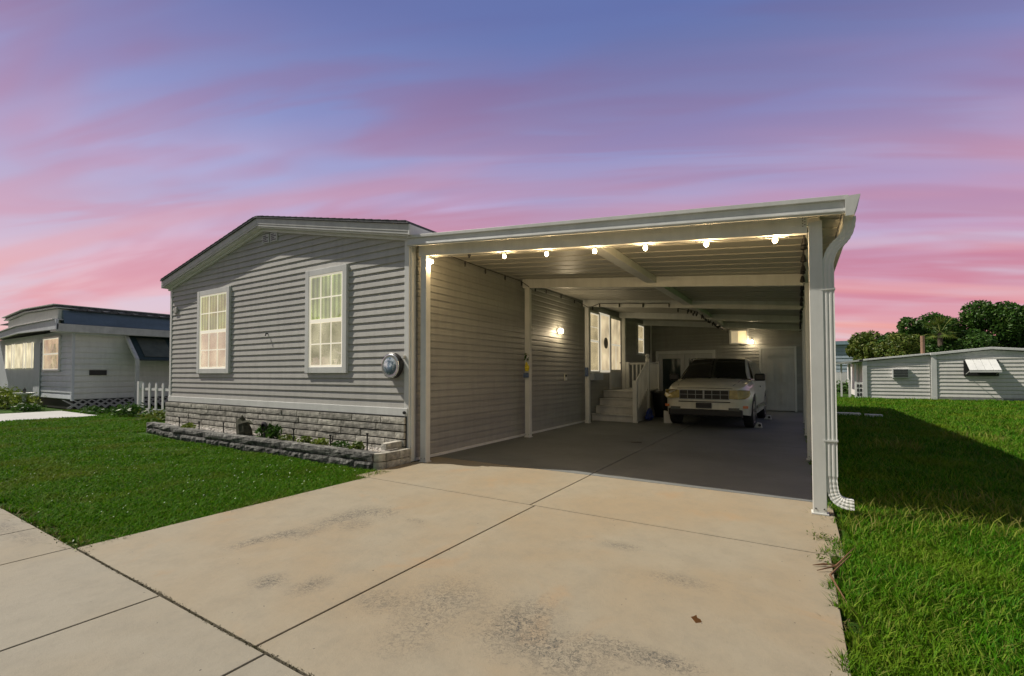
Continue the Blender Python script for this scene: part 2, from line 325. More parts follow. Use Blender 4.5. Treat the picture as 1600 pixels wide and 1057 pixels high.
# ================================================================ ground
g = struct(B((-400, -400, -.4), (400, 600, -.035)).obj('ground', M_GROUND))
SL = .013
def slabs(root, rows, m, z0=-.14, z1=0.):
    for (x0, x1, y0, y1) in rows:
        B((x0+SL/2, y0+SL/2, z0), (x1-SL/2, y1-SL/2, z1)).obj('slab', m, root, .003)
drv = struct(thing('driveway', 'x', 'x')); del drv['label'], drv['category']
B((.27, -3.49, -.2), (4.66, 12.0, -.03)).obj('joint_bed', M_MORTAR, drv)
slabs(drv, [(.25, 2.47, -3.5, -.95), (2.47, 4.69, -3.5, -.95)], M_CONC)
slabs(drv, [(.05, 2.42, -.95, .49), (2.42, 4.77, -.95, .49)], M_CONC)
cf = struct(thing('carport_floor', 'x', 'x')); del cf['label'], cf['category']
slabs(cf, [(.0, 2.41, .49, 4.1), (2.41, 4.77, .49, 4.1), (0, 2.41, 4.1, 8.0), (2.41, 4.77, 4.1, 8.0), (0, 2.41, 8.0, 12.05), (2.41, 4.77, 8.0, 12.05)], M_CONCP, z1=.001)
MB().lathe([(.0, .003), (.10, .003), (.10, .007), (.085, .008), (0, .008)], (2.1, 3.35, 0), 20).obj('drain_cover', M_BLACK, cf)
sw = struct(thing('sidewalk', 'x', 'x')); del sw['label'], sw['category']
B((-40, -5.38, -.2), (12, -3.492, -.025)).obj('joint_bed', M_MORTAR, sw)
xs = [-.57-1.33*i for i in range(24, 0, -1)]+[-.57, .226, 1.556, 2.556, 3.9, 5.2, 6.5, 7.8, 9.1, 10.4, 11.7]
for a, b in zip(xs, xs[1:]): slabs(sw, [(a, b, -5.4, -3.5)], M_CONCS, z1=-.001)
struct(B((-60, -5.55, -.2), (40, -5.41, .0)).obj('kerb', M_CONCN, None, .02))
struct(B((-200, -12, -.3), (200, -5.55, -.031)).obj('road', M_ASPH))
struct(B((-16.2, -3.5, -.2), (-12.85, .55, -.004)).obj('neighbour_path', M_CONCN))
# ================================================================ grass
_c, _s = c, s
def project(x, y, z=0.0):
    dx, dy, dz = x-CAM.x, y-CAM.y, z-CAM.z
    w = dx*fw.x+dy*fw.y+dz*fw.z; a = dx*r2.x+dy*r2.y+dz*r2.z; b = dx*u2.x+dy*u2.y+dz*u2.z
    w = np.where(w < .05, .05, w); return 800+F*a/w, PPY-F*b/w, w
def blades(name, label, xr, yr, keep, dens, d0, pw, hgt, wid, m, tri=2, lean=.5, flat=0.):
    n = int((xr[1]-xr[0])*(yr[1]-yr[0])*dens)
    x = rng.uniform(*xr, n); y = rng.uniform(*yr, n)
    d = np.hypot(x-CAM.x, y-CAM.y); pr = np.minimum(1, (d0/d)**pw)
    u, v, w = project(x, y); k = (rng.random(n) < pr) & keep(x, y) & (u > -260) & (u < 1900) & (v < 1250) & (w > .3)
    x = x[k]; y = y[k]; d = d[k]; n = len(x)
    sc = np.maximum(1, (d/d0))**(pw*.5)
    pn = .5+.5*np.sin(x*3.1+np.sin(y*2.3)*1.7)*np.sin(y*2.7+np.sin(x*1.9)*1.3)
    h = hgt*rng.uniform(.45, 1.25, n)*(.75+.5*pn)*np.minimum(sc**.5, 1.8); wd = wid*rng.uniform(.6, 1.4, n)*sc
    th = rng.uniform(0, 2*math.pi, n); le = lean*rng.uniform(.2, 1.3, n)*h
    lx = np.cos(th)*le; ly = np.sin(th)*le; wa = th+math.pi/2+rng.uniform(-.6, .6, n); wx = np.cos(wa)*wd/2; wy = np.sin(wa)*wd/2
    z0 = -.04
    v0 = np.stack([x-wx, y-wy, np.full(n, z0)], 1); v1 = np.stack([x+wx, y+wy, np.full(n, z0)], 1)
    v2 = np.stack([x+lx*.35+wx*.85, y+ly*.35+wy*.85, z0+h*.6], 1); v3 = np.stack([x+lx*.35-wx*.85, y+ly*.35-wy*.85, z0+h*.6], 1)
    v4 = np.stack([x+lx, y+ly, z0+h*(1-.25*rng.random(n))], 1)
    V = np.stack([v0, v1, v2, v3, v4], 1).reshape(-1, 3); b = np.arange(n)[:, None]*5
    T = np.concatenate([b+np.array([[0, 1, 2]]), b+np.array([[0, 2, 3]]), b+np.array([[3, 2, 4]])], 1).reshape(-1, 3)
    me = fastmesh(name, V, T, 3, m); o = link(name, me); tag(o, label, 'grass', kind='stuff'); return n
def edge(y, a=.042): return a*np.sin(y*9.)+a*.7*np.sin(y*23.+1)+a*.5*np.sin(y*51.)
def keepL(x, y):
    k = (x < .27+edge(y)) & (y > -3.45+edge(x)) & np.where(x > -7.3, y < -.63+.03*np.sin(x*7), y < 1.25)
    k &= ~((x < -12.8) & (x > -16.25) & (y < .6)); k &= ~((x < -16.2) & (y > -.9)); return k & (x > -24)
def keepR(x, y):
    e = np.where((y > -.55) & (y < .3), 4.83, 4.70)
    return (x > e+edge(y)) & (y < 21.7) & (y > -6) & ~((y > 11.5) & (x < 4.85))
n1_ = blades('lawn_grass', 'short clovery green lawn in front of the stone planter left of the driveway', (-24, .3), (-3.5, 1.3), keepL, 15000, 4.8, 1.45, .042, .0075, M_GRASS, lean=1.1)
n2_ = blades('lawn_grass', 'longer green grass right of the driveway and carport', (4.6, 26), (-3.6, 21.8), keepR, 12000, 4.0, 1.6, .080, .0055, M_GRASSR, lean=.85)
keepT = lambda x, y: keepR(x, y) & ((np.abs(y-.15-.35*np.sin(x*1.3)) < .55) | (np.sin(x*2.3+1)*np.sin(y*1.7) > .55))
n3_ = blades('tall_grass_tufts', 'taller unmown yellow-green grass tufts at the sunlit edge of the right lawn', (4.75, 12), (-3.2, 9), keepT, 700, 5.0, 1.4, .17, .006, island('grass_tall', [(.09, .15, .01), (.17, .24, .02), (.24, .28, .05), (.22, .19, .07)], .55, .35, None, .08), lean=.9)
# stray runners and thatch crossing the concrete edges
keepE = lambda x, y: ((np.abs(x-4.70) < .06+.05*np.sin(y*13)) & (y < .2)) | ((np.abs(x-.24) < .05+.04*np.sin(y*17)) & (y > -3.5) & (y < -.6)) | ((np.abs(y+3.47) < .045+.035*np.sin(x*11)) & (x < .3))
n4_ = blades('edge_grass', 'stray grass runners and thatch along the concrete edges', (-9, 4.9), (-3.6, .3), keepE, 1500, 5.0, 1.2, .05, .006, island('edge_thatch', [(.05, .10, .01), (.12, .15, .02), (.16, .13, .06), (.06, .05, .025)], .7, .2, None, .08), lean=1.6)
print('blades', n1_, n2_, n3_, n4_)
# clover flowers / light specks among the left lawn
def specks():
    n = 300; x = rng.uniform(-9, 0, n); y = rng.uniform(-3.4, -.8, n); z = rng.uniform(.012, .035, n); r = rng.uniform(.003, .007, n); a = rng.uniform(0, 6.28, n)
    V = []
    for i in range(4): t = a+i*math.pi/2; V.append(np.stack([x+r*np.cos(t), y+r*np.sin(t), z+.004*np.sin(t)], 1))
    V = np.stack(V, 1).reshape(-1, 3); me = fastmesh('clover_leaves', V, np.arange(n*4), 4, mat('clover_pale', (.30, .40, .24), .5))
    tag(link('clover_leaves', me), 'tiny pale clover leaves and flowers scattered through the left lawn', 'clover', kind='stuff')
specks()
# ================================================================ siding rows
EX = .102
def profile(z, top, e=EX, lip=.018):
    """(out, z) from bottom to top of one dutch-lap course"""
    h = min(e, top-z)
    p = [(0, z), (lip, z+.001), (lip, z+.006), (lip*.55, z+e*.62), (lip*.12, z+e*.80), (.0005, z+e*.93), (.0005, z+e)]
    q = [a for a in p if a[1] <= z+h+1e-6]
    if q[-1][1] < z+h-1e-4: q.append((q[-1][0], z+h))
    return q
def row(p, fn, lo, hi):
    """fn(out,t,z)->xyz ; lo/hi(z) ends"""
    mb = MB(); n = len(p)
    for o_, z in p: mb.v.append(fn(o_, lo(z), z)); mb.v.append(fn(o_, hi(z), z))
    for i in range(n-1): mb.f.append((2*i, 2*i+1, 2*i+3, 2*i+2))
    mb.f.append(tuple(2*i for i in range(n))); mb.f.append(tuple(2*i+1 for i in reversed(range(n)))); return mb
def window(parent, x0, x1, z0, z1, fw_, fn, blind, gl, cols=3, rows_=(2, 2), name='window', proud=.045, split=.5, up_=None):
    """fn(out,t,z); box helper through fn. frame > panes, muntins as sub-parts"""
    def bx(mb, o0, t0, a, o1, t1, b):
        o0 += .006 if o0 > .01 else 0; o1 += .006 if o1 > .01 else 0; A = fn(o0, t0, a); C = fn(o1, t1, b); return mb.box(tuple(min(i, j) for i, j in zip(A, C)), tuple(max(i, j) for i, j in zip(A, C)))
    fr = MB(); bx(fr, .002, x0, z0, proud, x0+fw_, z1); bx(fr, .002, x1-fw_, z0, proud, x1, z1)
    bx(fr, .002, x0+fw_, z0, proud-.002, x1-fw_, z0+fw_); bx(fr, .002, x0+fw_, z1-fw_, proud-.002, x1-fw_, z1)
    W_ = fr.obj(name, M_TRIM, parent, .004)
    a, b, zz0, zz1 = x0+fw_, x1-fw_, z0+fw_, z1-fw_; t = .028
    zm = zz0+(zz1-zz0)*split
    mb = MB(); bx(mb, .0165, a, zz0, .018, b, zm); mb.obj('blind', blind, W_)
    mb = MB(); bx(mb, .0165, a, zm, .018, b, zz1); mb.obj('blind', up_ or blind, W_)  # upper sheet; on the front windows it carries the painted tree reflection
    sa = MB(); bx(sa, .019, a, zz0, .034, a+t, zz1); bx(sa, .019, b-t, zz0, .034, b, zz1); bx(sa, .019, a+t, zz0, .033, b-t, zz0+t); bx(sa, .019, a+t, zz1-t, .033, b-t, zz1)
    bx(sa, .019, a+t, zm-.028, .036, b-t, zm+.028); sa.obj('sash', M_SASH, W_)
    for (q0, q1, nr) in ((zz0+t, zm-.028, rows_[0]), (zm+.028, zz1-t, rows_[1])):
        w_ = (b-t-a-t)/cols; h_ = (q1-q0)/nr
        for i in range(cols):
            for j in range(nr):
                mb = MB(); bx(mb, .022, a+t+i*w_+.007, q0+j*h_+.007, .024, a+t+(i+1)*w_-.007, q0+(j+1)*h_-.007); mb.obj('pane', gl, W_)
        mu = MB()
        for i in range(1, cols): bx(mu, .0205, a+t+i*w_-.009, q0, .030, a+t+i*w_+.009, q1)
        for j in range(1, nr):
            for i in range(cols): bx(mu, .0205, a+t+i*w_+.009, q0+j*h_-.009, .030, a+t+(i+1)*w_-.009, q0+j*h_+.009)
        if len(mu.v): mu.obj('muntin', M_SASH, W_)
    return W_
# ================================================================ HOUSE
HX0, EZ, SLP, OV = -7.06, 3.075, .2, .15
H = thing('house', 'grey vinyl-sided gabled manufactured home with two lit front windows and stone skirting', 'house', (-3.5, 0, 0))
def wt(x): return EZ+SLP*(3.53-abs(x+3.53))
ends = lambda z: 0 if z <= EZ else (z-EZ)/SLP
def clipx(lo, hi): return (lambda z: max(lo, HX0+.01+ends(z))), (lambda z: min(hi, -.01-ends(z)))
# core walls
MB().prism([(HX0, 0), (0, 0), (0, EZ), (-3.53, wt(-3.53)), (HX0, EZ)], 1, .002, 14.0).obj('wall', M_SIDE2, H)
z = .725; fnF = lambda o_, t, z: (t, -o_, z)
while z < 3.75:
    lo, hi = clipx(HX0+.06, -.06)
    top = min(z+EX, 3.775)
    if hi(top) > lo(top): row(profile(z, top), fnF, lo, hi).obj('siding_plank', M_SIDE, H)
    z += EX
z = .04; fnS = lambda o_, t, z: (o_, t, z)
while z < 3.0:
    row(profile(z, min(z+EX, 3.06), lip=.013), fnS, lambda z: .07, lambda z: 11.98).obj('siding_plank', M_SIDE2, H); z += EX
# trims
for x0, x1 in ((HX0-.004, HX0+.075), (-.085, .004)): B((x0, -.024, .62 if x0 < -1 else .0), (x1, -.0, EZ+.01)).obj('corner_trim', M_TRIM, H, .004)
B((-.001, .0005, .0), (.026, .085, EZ-.05)).obj('corner_trim', M_TRIM, H, .004)
B((HX0-.02, -.034, .616), (-.02, .0, .725)).obj('skirt_trim', M_TRIM, H, .005)
B((.0005, .09, .0), (.03, 6.3, .038)).obj('base_trim', M_TRIM, H, .003)
# roof and fascia
def gable(out, zlo, zhi, y0, y1, nm, m, bev=.006):
    for sgn in (-1, 1):
        xa = -3.53; xb = -3.53+sgn*(3.53+out)
        za = EZ+SLP*3.53; zb = EZ-SLP*out
        MB().prism([(xa, za+zlo), (xb, zb+zlo), (xb, zb+zhi), (xa, za+zhi)], 1, y0, y1).obj(nm, m, H, bev)
gable(.10, .045, .15, -OV, -OV+.03, 'fascia', M_TRIMD)
gable(.10, .012, .045, -OV+.006, -OV+.03, 'fascia', M_TRIMD, 0)
gable(.08, -.01, .02, -OV+.031, .0, 'soffit', M_TRIM, 0)
gable(.06, -.055, -.012, -.045, -.0005, 'frieze_trim', M_TRIM, 0)
gable(.12, .152, .182, -OV-.025, 14.1, 'roof', M_ROOF, 0)
for sgn in (-1, 1):
    x = -3.53+sgn*3.63; B((min(x, x+sgn*.03), -OV, EZ-.02), (max(x, x+sgn*.03), 14.05, EZ+.125)).obj('gutter', M_TRIM, H, .004)
# shingle courses standing on the roof edge
sh = MB()
for sgn in (-1, 1):
    for i in range(22):
        t0 = .16*i+.05; xa = -3.53+sgn*t0; xb = xa+sgn*.2
        zt = lambda x: EZ+SLP*(3.53-abs(x+3.53))+.184
        sh.prism([(xa, zt(xa)), (xb, zt(xb)), (xb, zt(xb)+.010), (xa, zt(xa)+.002)], 1, -OV-.03, 14.1)
sh.obj('shingle_courses', M_ROOF, H)['kind'] = 'stuff'
window(H, -5.82, -4.60, 1.21, 2.86, .095, fnF, M_BLIND, M_GLASS, up_=M_TREEREFL)
window(H, -2.27, -1.26, 1.21, 2.86, .095, fnF, M_BLIND, M_GLASS, up_=M_TREEREFL)
# gable vents
for i, x in enumerate((-3.44, -3.20)):
    v_ = B((x-.10, -.035, 3.50), (x+.10, -.0, 3.66)).obj('gable_vent', M_TRIMD, H, .004)
    for k in range(4): B((x-.07, -.040, 3.525+k*.032), (x+(.02 if k % 2 else .07), -.034, 3.537+k*.032)).obj('vent_slot', M_BLACK, v_)
B((-6.86, -.045, 2.50), (-6.72, -.0, 2.62)).obj('junction_box', M_SIDE, H, .01)
MB().tube([(-3.37, -.0, 1.90), (-3.37, -.05, 1.90), (-3.37, -.06, 1.86)], .011, 8).obj('hose_bib', M_BLACK, H)
MB().tube([(-.06, -.03, .665), (-.06, -.055, .665)], .022, 10).obj('skirt_latch', M_BLACK, H)
# stone skirting and stone meshes
def stone_mesh(seed, m, rough=.10):
    r = random.Random(seed); nx, nz = 7, 3; mb = MB()
    g_ = {}
    for i in range(nx+1):
        for j in range(nz+1):
            e = (i in (0, nx)) or (j in (0, nz)); g_[i, j] = len(mb.v)
            mb.v.append((i/nx, -(.90 if e else .93+r.random()*rough*.7), j/nz))
    for i in range(nx):
        for j in range(nz): mb.f.append((g_[i, j], g_[i+1, j], g_[i+1, j+1], g_[i, j+1]))
    k = len(mb.v); mb.v += [(0, 0, 0), (1, 0, 0), (1, 0, 1), (0, 0, 1)]
    mb.f += [tuple([g_[i, 0] for i in range(nx, -1, -1)]+[k, k+1]), tuple([g_[i, nz] for i in range(nx+1)]+[k+2, k+3]),
             tuple([g_[0, j] for j in range(nz+1)]+[k+3, k]), tuple([g_[nx, j] for j in range(nz, -1, -1)]+[k+1, k+2]), (k, k+3, k+2, k+1)]
    me = bpy.data.meshes.new('stone'); me.from_pydata(mb.v, [], mb.f); me.materials.append(m)
    b = bmesh.new(); b.from_mesh(me); bmesh.ops.recalc_face_normals(b, faces=b.faces); b.to_mesh(me); b.free(); return me
ST = [stone_mesh(i, M_STONE) for i in range(6)]; STD = [stone_mesh(20+i, M_STONED, .14) for i in range(6)]
def stone(me, parent, origin, length, depth, h, rz=0.):
    o = bpy.data.objects.new('stone', me); COL.objects.link(o); o.parent = parent
    o.location = Vector(origin)-parent.location; o.rotation_euler = (0, 0, rz); o.scale = (length, depth, h); return o
random.seed(11)
B((HX0+.01, -.05, 0), (-.03, -.0, .612)).obj('skirt_backing', M_MORTAR, H)
for cidx in range(6):
    x = HX0-.02; zc = .012+cidx*.1005
    while x < -.03:
        ln = random.uniform(.38, .75); ln = min(ln, -.02-x)
        if -.02-(x+ln) < .15: ln = -.02-x
        stone(random.choice(ST), H, (x+.004, -.030, zc), ln-.016, .052+random.uniform(-.006, .008), .083); x += ln
# door, side window, door side panel (wall x=0, up at floor height)
def SB(o0, t0, a, o1, t1, b): return MB().box((o0, t0, a), (o1, t1, b))
window(H, 6.33, 7.04, 1.20, 2.80, .05, fnS, M_BLINDY, M_GLASSS, cols=1, rows_=(1, 2), split=.52)
pnl = SB(.017, 7.05, 1.22, .05, 7.80, 2.82).obj('door_side_panel', M_SASH, H, .004)
SB(.051, 7.13, 1.28, .054, 7.72, 2.76).obj('panel_blind', M_BLINDY, pnl)
MB().lathe([(.12, 0), (.15, .008), (.15, .02), (.12, .028)], (.056, 7.43, 2.02), 24, 0).obj('round_frame', mat('grey_green_metal', (.16, .16, .13), .5), pnl)
MB().lathe([(.0, 0), (.115, .0), (.115, .012), (0, .012)], (.06, 7.43, 2.02), 20, 0).obj('round_plaque', emis('lit_plaque', (1, .85, .65), .35), pnl)
dr = SB(.017, 7.81, .74, .055, 8.76, 2.82).obj('front_door', M_MWHITE, H, .004)
SB(.056, 7.90, 1.30, .059, 8.66, 2.74).obj('door_glass', M_BLINDY, dr)
SB(.0595, 7.90, 1.98, .066, 8.66, 2.03).obj('door_rail', M_SASH, dr)
SB(.0595, 8.24, 1.30, .065, 8.28, 1.98).obj('door_rail', M_SASH, dr)
SB(.0555, 7.88, .80, .060, 8.68, 1.22).obj('door_lower_panel', mat('door_panel_blue_white', (.50, .54, .58), .4), dr, .004)
MB().tube([(.056, 8.62, 1.5), (.09, 8.62, 1.5), (.09, 8.52, 1.5)], .012, 8).obj('door_handle', M_BLACK, dr)
tag(SB(.018, 6.38, 1.02, .16, 6.98, 1.19).obj('window_box', mat('pale_blue_paint', (.42, .47, .55), .5), None, .006), 'pale blue box fixed on the wall under the lit side window by the steps', 'window box')
window(H, 10.45, 11.25, 1.80, 2.86, .07, fnS, M_BLINDY, M_GLASSS, cols=1, rows_=(1, 1))
ob = SB(.016, 4.87, 1.03, .035, 5.0, 1.19).obj('outlet_cover', mat('almond_plastic', (.58, .57, .48), .4), H, .004)
for zz in (1.05, 1.12): SB(.0352, 4.895, zz, .04, 4.975, zz+.05).obj('outlet_face', M_DARK if zz > 1.1 else M_TRIM, ob)
# ================================================================ back room (shed) behind the carport
R = thing('utility_room', 'dark grey sided room closing the back of the carport, with white doors', 'shed', (2.4, 12, 0))
MB().prism([(.02, 0), (4.72, 0), (4.72, 2.54), (.02, 2.98)], 1, 12.02, 13.9).obj('wall', M_SIDE2, R)
z = .06; fnB = lambda o_, t, z: (t, 12.02-o_, z)
while z < 2.93:
    hi_ = lambda z: min(4.65, (2.97-z)/.0935)
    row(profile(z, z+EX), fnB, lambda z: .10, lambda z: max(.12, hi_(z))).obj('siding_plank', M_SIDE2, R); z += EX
B((.03, 11.985, 0), (.09, 12.02, 2.95)).obj('corner_trim', M_TRIM, R); B((4.655, 11.985, 0), (4.72, 12.02, 2.56)).obj('corner_trim', M_TRIM, R)
def paneldoor(x0, x1, zt):
    d = B((x0, 11.965, .03), (x1, 12.0, zt)).obj('door', M_MWHITE, R, .003)
    fr = MB(); fr.box((x0-.06, 11.955, .0), (x0-.003, 12.001, zt+.06)); fr.box((x1+.003, 11.955, .0), (x1+.06, 12.001, zt+.06)); fr.box((x0-.003, 11.957, zt+.003), (x1+.003, 12.001, zt+.06)); fr.obj('door_frame', M_TRIM, R)
    w_ = x1-x0
    for cx_ in (.28, .72):
        for (a, b) in ((.10, .36), (.44, .80), (.86, .95)):
            X0 = x0+w_*(cx_-.15); X1 = x0+w_*(cx_+.15); Z0 = zt*a; Z1 = zt*b
            pb = MB(); pb.box((X0, 11.9600, Z0), (X0+.02, 11.9648, Z1)); pb.box((X1-.02, 11.9600, Z0), (X1, 11.9648, Z1)); pb.box((X0+.02, 11.9602, Z0), (X1-.02, 11.9648, Z0+.02)); pb.box((X0+.02, 11.9602, Z1-.02), (X1-.02, 11.9648, Z1))
            pb.box((X0+.045, 11.940, Z0+.045), (X1-.045, 11.9648, Z1-.045)); pb.obj('door_panel', M_MWHITE, d)
    MB().lathe([(.0, 0), (.03, .01), (.03, .04), (.012, .05), (.012, .06)], (x0+.07, 11.905, .95), 12, 1).obj('door_knob', M_BLACK, d); return d
paneldoor(3.53, 4.42, 1.955)
fd = MB(); fd.box((.24, 11.95, .02), (.33, 12.0, 1.97)); fd.box((2.09, 11.95, .02), (2.18, 12.0, 1.97)); fd.box((.33, 11.952, 1.86), (2.09, 12.0, 1.97)); fd.obj('french_door_frame', M_TRIM, R, .004)
for a, b in ((.34, 1.205), (1.215, 2.08)):
    lf = MB(); lf.box((a, 11.962, .03), (a+.13, 12.0, 1.85)); lf.box((b-.13, 11.962, .03), (b, 12.0, 1.85)); lf.box((a+.13, 11.963, .03), (b-.13, 12.0, .15)); lf.box((a+.13, 11.963, 1.70), (b-.13, 12.0, 1.85))
    q = lf.obj('french_door', M_MWHITE, R); B((a+.131, 11.985, .151), (b-.131, 11.999, 1.699)).obj('door_glass', mat('dark_green_glass', (.03, .05, .045), .08, spec=.6), q)
w_ = MB(); w_.box((2.62, 11.95, 2.13), (2.68, 12.0, 2.60)); w_.box((3.12, 11.95, 2.13), (3.18, 12.0, 2.60)); w_.box((2.68, 11.952, 2.13), (3.12, 12.0, 2.18)); w_.box((2.68, 11.952, 2.55), (3.12, 12.0, 2.60))
w_ = w_.obj('window', M_TRIM, R); B((2.88, 11.97, 2.181), (3.119, 11.99, 2.549)).obj('pane', emis('lit_small_window', (1, .75, .35), .75), w_); B((2.681, 11.97, 2.181), (2.875, 11.99, 2.549)).obj('curtain', emis('lit_curtain', (1, .8, .5), .22), w_)
# ================================================================ carport
CP = thing('carport', 'white aluminium flat-roofed carport attached to the right of the grey house', 'carport', (2.4, 0, 0))
zb = lambda x: 2.825-.091*x
LY = [.06, 2.90, 5.80, 8.50]
def post(x0, y, top, w=.10): # square post with foot plate
    p = B((x0, y, .002), (x0+w, y+.09, top)).obj('post', M_WHITE, CP, .004)
    B((x0-.012, y-.012, .0015), (x0+w+.012, y+.102, .012)).obj('foot_plate', M_WHITE, p); 
    for sx in (.02, w-.02):
        MB().tube([(x0+sx, y-.001, .05), (x0+sx, y-.005, .05)], .006, 6).obj('bolt', M_BLACK, p)
    return p
for i, y in enumerate(LY):
    if i < 3: post(.135, y, zb(.18)-.001)
    post(4.612, y, zb(4.66)+.04 if i else zb(4.66)+.10)
post(.135, 8.55, zb(.18)-.001)
for i, y in enumerate([.06, 2.88, 5.78, 8.45, 10.9]):
    x1 = 4.60 if i else 4.605
    MB().prism([(.10, zb(.10)), (x1, zb(x1)), (x1, zb(x1)+.165), (.10, zb(.10)+.165)], 1, y, y+.06).obj('cross_beam', M_WHITE, CP, .004)
for i in range(5):
    for xx in (4.572, 4.588): MB().tube([(xx, .0585, 2.47+i*.024+(.012 if xx > 4.58 else 0)), (xx, .0555, 2.47+i*.024+(.012 if xx > 4.58 else 0))], .0045, 6).obj('screw', M_BLACK, CP)
MB().prism([(4.606, zb(4.65)+.105), (4.70, zb(4.70)+.105), (4.70, zb(4.7)+.165), (4.606, zb(4.65)+.165)], 1, .16, 13.8).obj('side_beam', M_WHITE, CP)
ys = [.122, 2.878, 2.942, 5.778, 5.842, 8.448, 8.512, 10.898, 10.962, 11.99]
for a, b in zip(ys[::2], ys[1::2]):
    MB().prism([(2.44, zb(2.44)+.06), (2.60, zb(2.6)+.06), (2.60, zb(2.6)+.164), (2.44, zb(2.44)+.164)], 1, a, b).obj('centre_board', M_WHITE, CP, .003)
zc = lambda x: zb(x)+.167
y = -.05; k = 0
while y < 13.9:   # interlocking roof pans
    y1 = min(y+.305, 13.92)
    mb = MB(); mb.prism([(.03, zc(.03)+.001), (4.855, zc(4.855)+.001), (4.855, zc(4.855)+.075), (.03, zc(.03)+.075)], 1, y+.003, y1-.003)
    mb.prism([(.03, zc(.03)-.006), (4.85, zc(4.85)-.006), (4.85, zc(4.85)+.0005), (.03, zc(.03)+.0005)], 1, y+.006, y+.045)
    mb.obj('roof_panel', M_CEIL, CP); y = y1
MB().prism([(.0, zc(.0)+.076), (4.86, zc(4.86)+.076), (4.86, zc(4.86)+.088), (.0, zc(.0)+.088)], 1, -.06, 13.95).obj('roof_skin', M_WHITE, CP)
for (a, b, y0, y1) in ((.105, .150, -.085, -.065), (.150, .215, -.075, -.062), (.215, .252, -.10, -.052), (.118, .132, -.098, -.086)):
    MB().prism([(.02, zb(.02)+a), (4.885, zb(4.885)+a), (4.885, zb(4.885)+b), (.02, zb(.02)+b)], 1, y0, y1).obj('fascia', M_WHITE, CP, .002)
gx = 4.862
MB().prism([(gx, zb(gx)+.10), (gx+.06, zb(gx)+.085), (gx+.075, zb(gx)+.12), (gx+.10, zb(gx)+.235), (gx+.085, zb(gx)+.235), (gx+.06, zb(gx)+.13), (gx+.012, zb(gx)+.13), (gx+.012, zb(gx)+.24), (gx, zb(gx)+.24)], 1, -.10, 13.95).obj('gutter', M_WHITE, CP)
MB().prism([(gx, zb(gx)+.08), (gx+.055, zb(gx)+.08), (gx+.10, zb(gx)+.24), (gx, zb(gx)+.24)], 1, -.104, -.1005).obj('gutter_end_cap', M_WHITE, CP)
# downspout: ribbed rectangular tube swept along a path
def sweep(path, hw, hd, name, m, ribs=True):
    prof = []
    for (a, b, c_, d_, n_) in ((-1, -1, 1, -1, 9), (1, -1, 1, 1, 6), (1, 1, -1, 1, 9), (-1, 1, -1, -1, 6)):
        for i in range(n_):
            t = i/n_; px_, py_ = a+(c_-a)*t, b+(d_-b)*t; k = .90 if (i % 3 == 1 and ribs) else 1.
            if b == d_: py_ *= k
            else: px_ *= k
            prof.append((px_*hw, py_*hd))
    mb = MB(); n_ = len(prof); P_ = [Vector(p) for p in path]
    for i, p in enumerate(P_):
        d = (P_[min(i+1, len(P_)-1)]-P_[max(i-1, 0)]).normalized(); yv = Vector((0, 1, 0)); xv = yv.cross(d).normalized()
        sc = 1.0 if len(P_) < 8 or i % 2 else .94
        for a, b in prof: mb.v.append(tuple(p+xv*a*(sc)+yv*b*sc))
    for i in range(len(P_)-1):
        for j in range(n_): a = i*n_+j; b = i*n_+(j+1) % n_; mb.f.append((a, b, b+n_, a+n_))
    return mb.obj(name, m, CP)
dy = .10
def bez(p0, p1, p2, p3, n=16):
    o_ = []
    for i in range(n+1):
        t = i/n; o_.append(tuple(Vector(p0)*(1-t)**3+Vector(p1)*3*t*(1-t)**2+Vector(p2)*3*t*t*(1-t)+Vector(p3)*t**3))
    return o_
sweep(bez((4.905, dy, 2.50), (4.905, dy, 2.24), (4.75, dy, 2.36), (4.745, dy, 2.06), 24), .042, .034, 'downspout_bend', M_WHITE)
sweep([(4.745, dy, 2.08), (4.745, dy, 1.2), (4.745, dy, .33)], .045, .037, 'downspout', M_WHITE)
sweep(bez((4.745, dy, .36), (4.745, dy, .15), (4.77, dy, .11), (4.895, dy-.03, .115), 22), .042, .035, 'downspout_elbow', M_WHITE)
for zz in (.62, 1.9): B((4.694, dy-.042, zz), (4.796, dy+.042, zz+.014)).obj('downspout_strap', M_WHITE, CP)
# ================================================================ lights
def pointlight(name, loc, en, r=.03, col=(1, .68, .34), parent=None):
    l_ = bpy.data.lights.new(name, 'POINT'); l_.energy = en; l_.color = col; l_.shadow_soft_size = r
    o = bpy.data.objects.new(name, l_); COL.objects.link(o); o.location = loc; return o
bulbs = [(.272, 2.735), (1.45, 2.648), (2.037, 2.599), (2.632, 2.546), (3.188, 2.501), (3.779, 2.453), (4.359, 2.402)]
SLt = thing('string_lights', 'row of seven glowing bulbs hung under the front beam of the carport', 'string lights', (2.4, .15, 2.6))
MB().tube([(.15+i*.149, .135, zb(.15+i*.149)-.006-.004*math.sin(i*2.1)) for i in range(30)], .0035, 5).obj('cable', M_TRIM, SLt)
for x, zz in bulbs+[(.907, 2.74)]:
    lit = x != .907
    yb = .135; top = zb(x)-.008
    MB().lathe([(.009, 0), (.013, -.004), (.013, min(-.03, zz+.022-top)), (.010, min(-.034, zz+.020-top))], (x, yb, top), 10).obj('socket', M_TRIM if lit else M_BLACK, SLt)
    MB().lathe([(.004, .028), (.011, .024), (.020, .010), (.023, -.004), (.018, -.020), (.006, -.028)], (x, yb, zz), 14).obj('bulb', M_BULB if lit else M_BLACK, SLt, smooth=True)
    if lit: pointlight('bulb_light', (x, yb-.0, zz-.04), 8., .02)
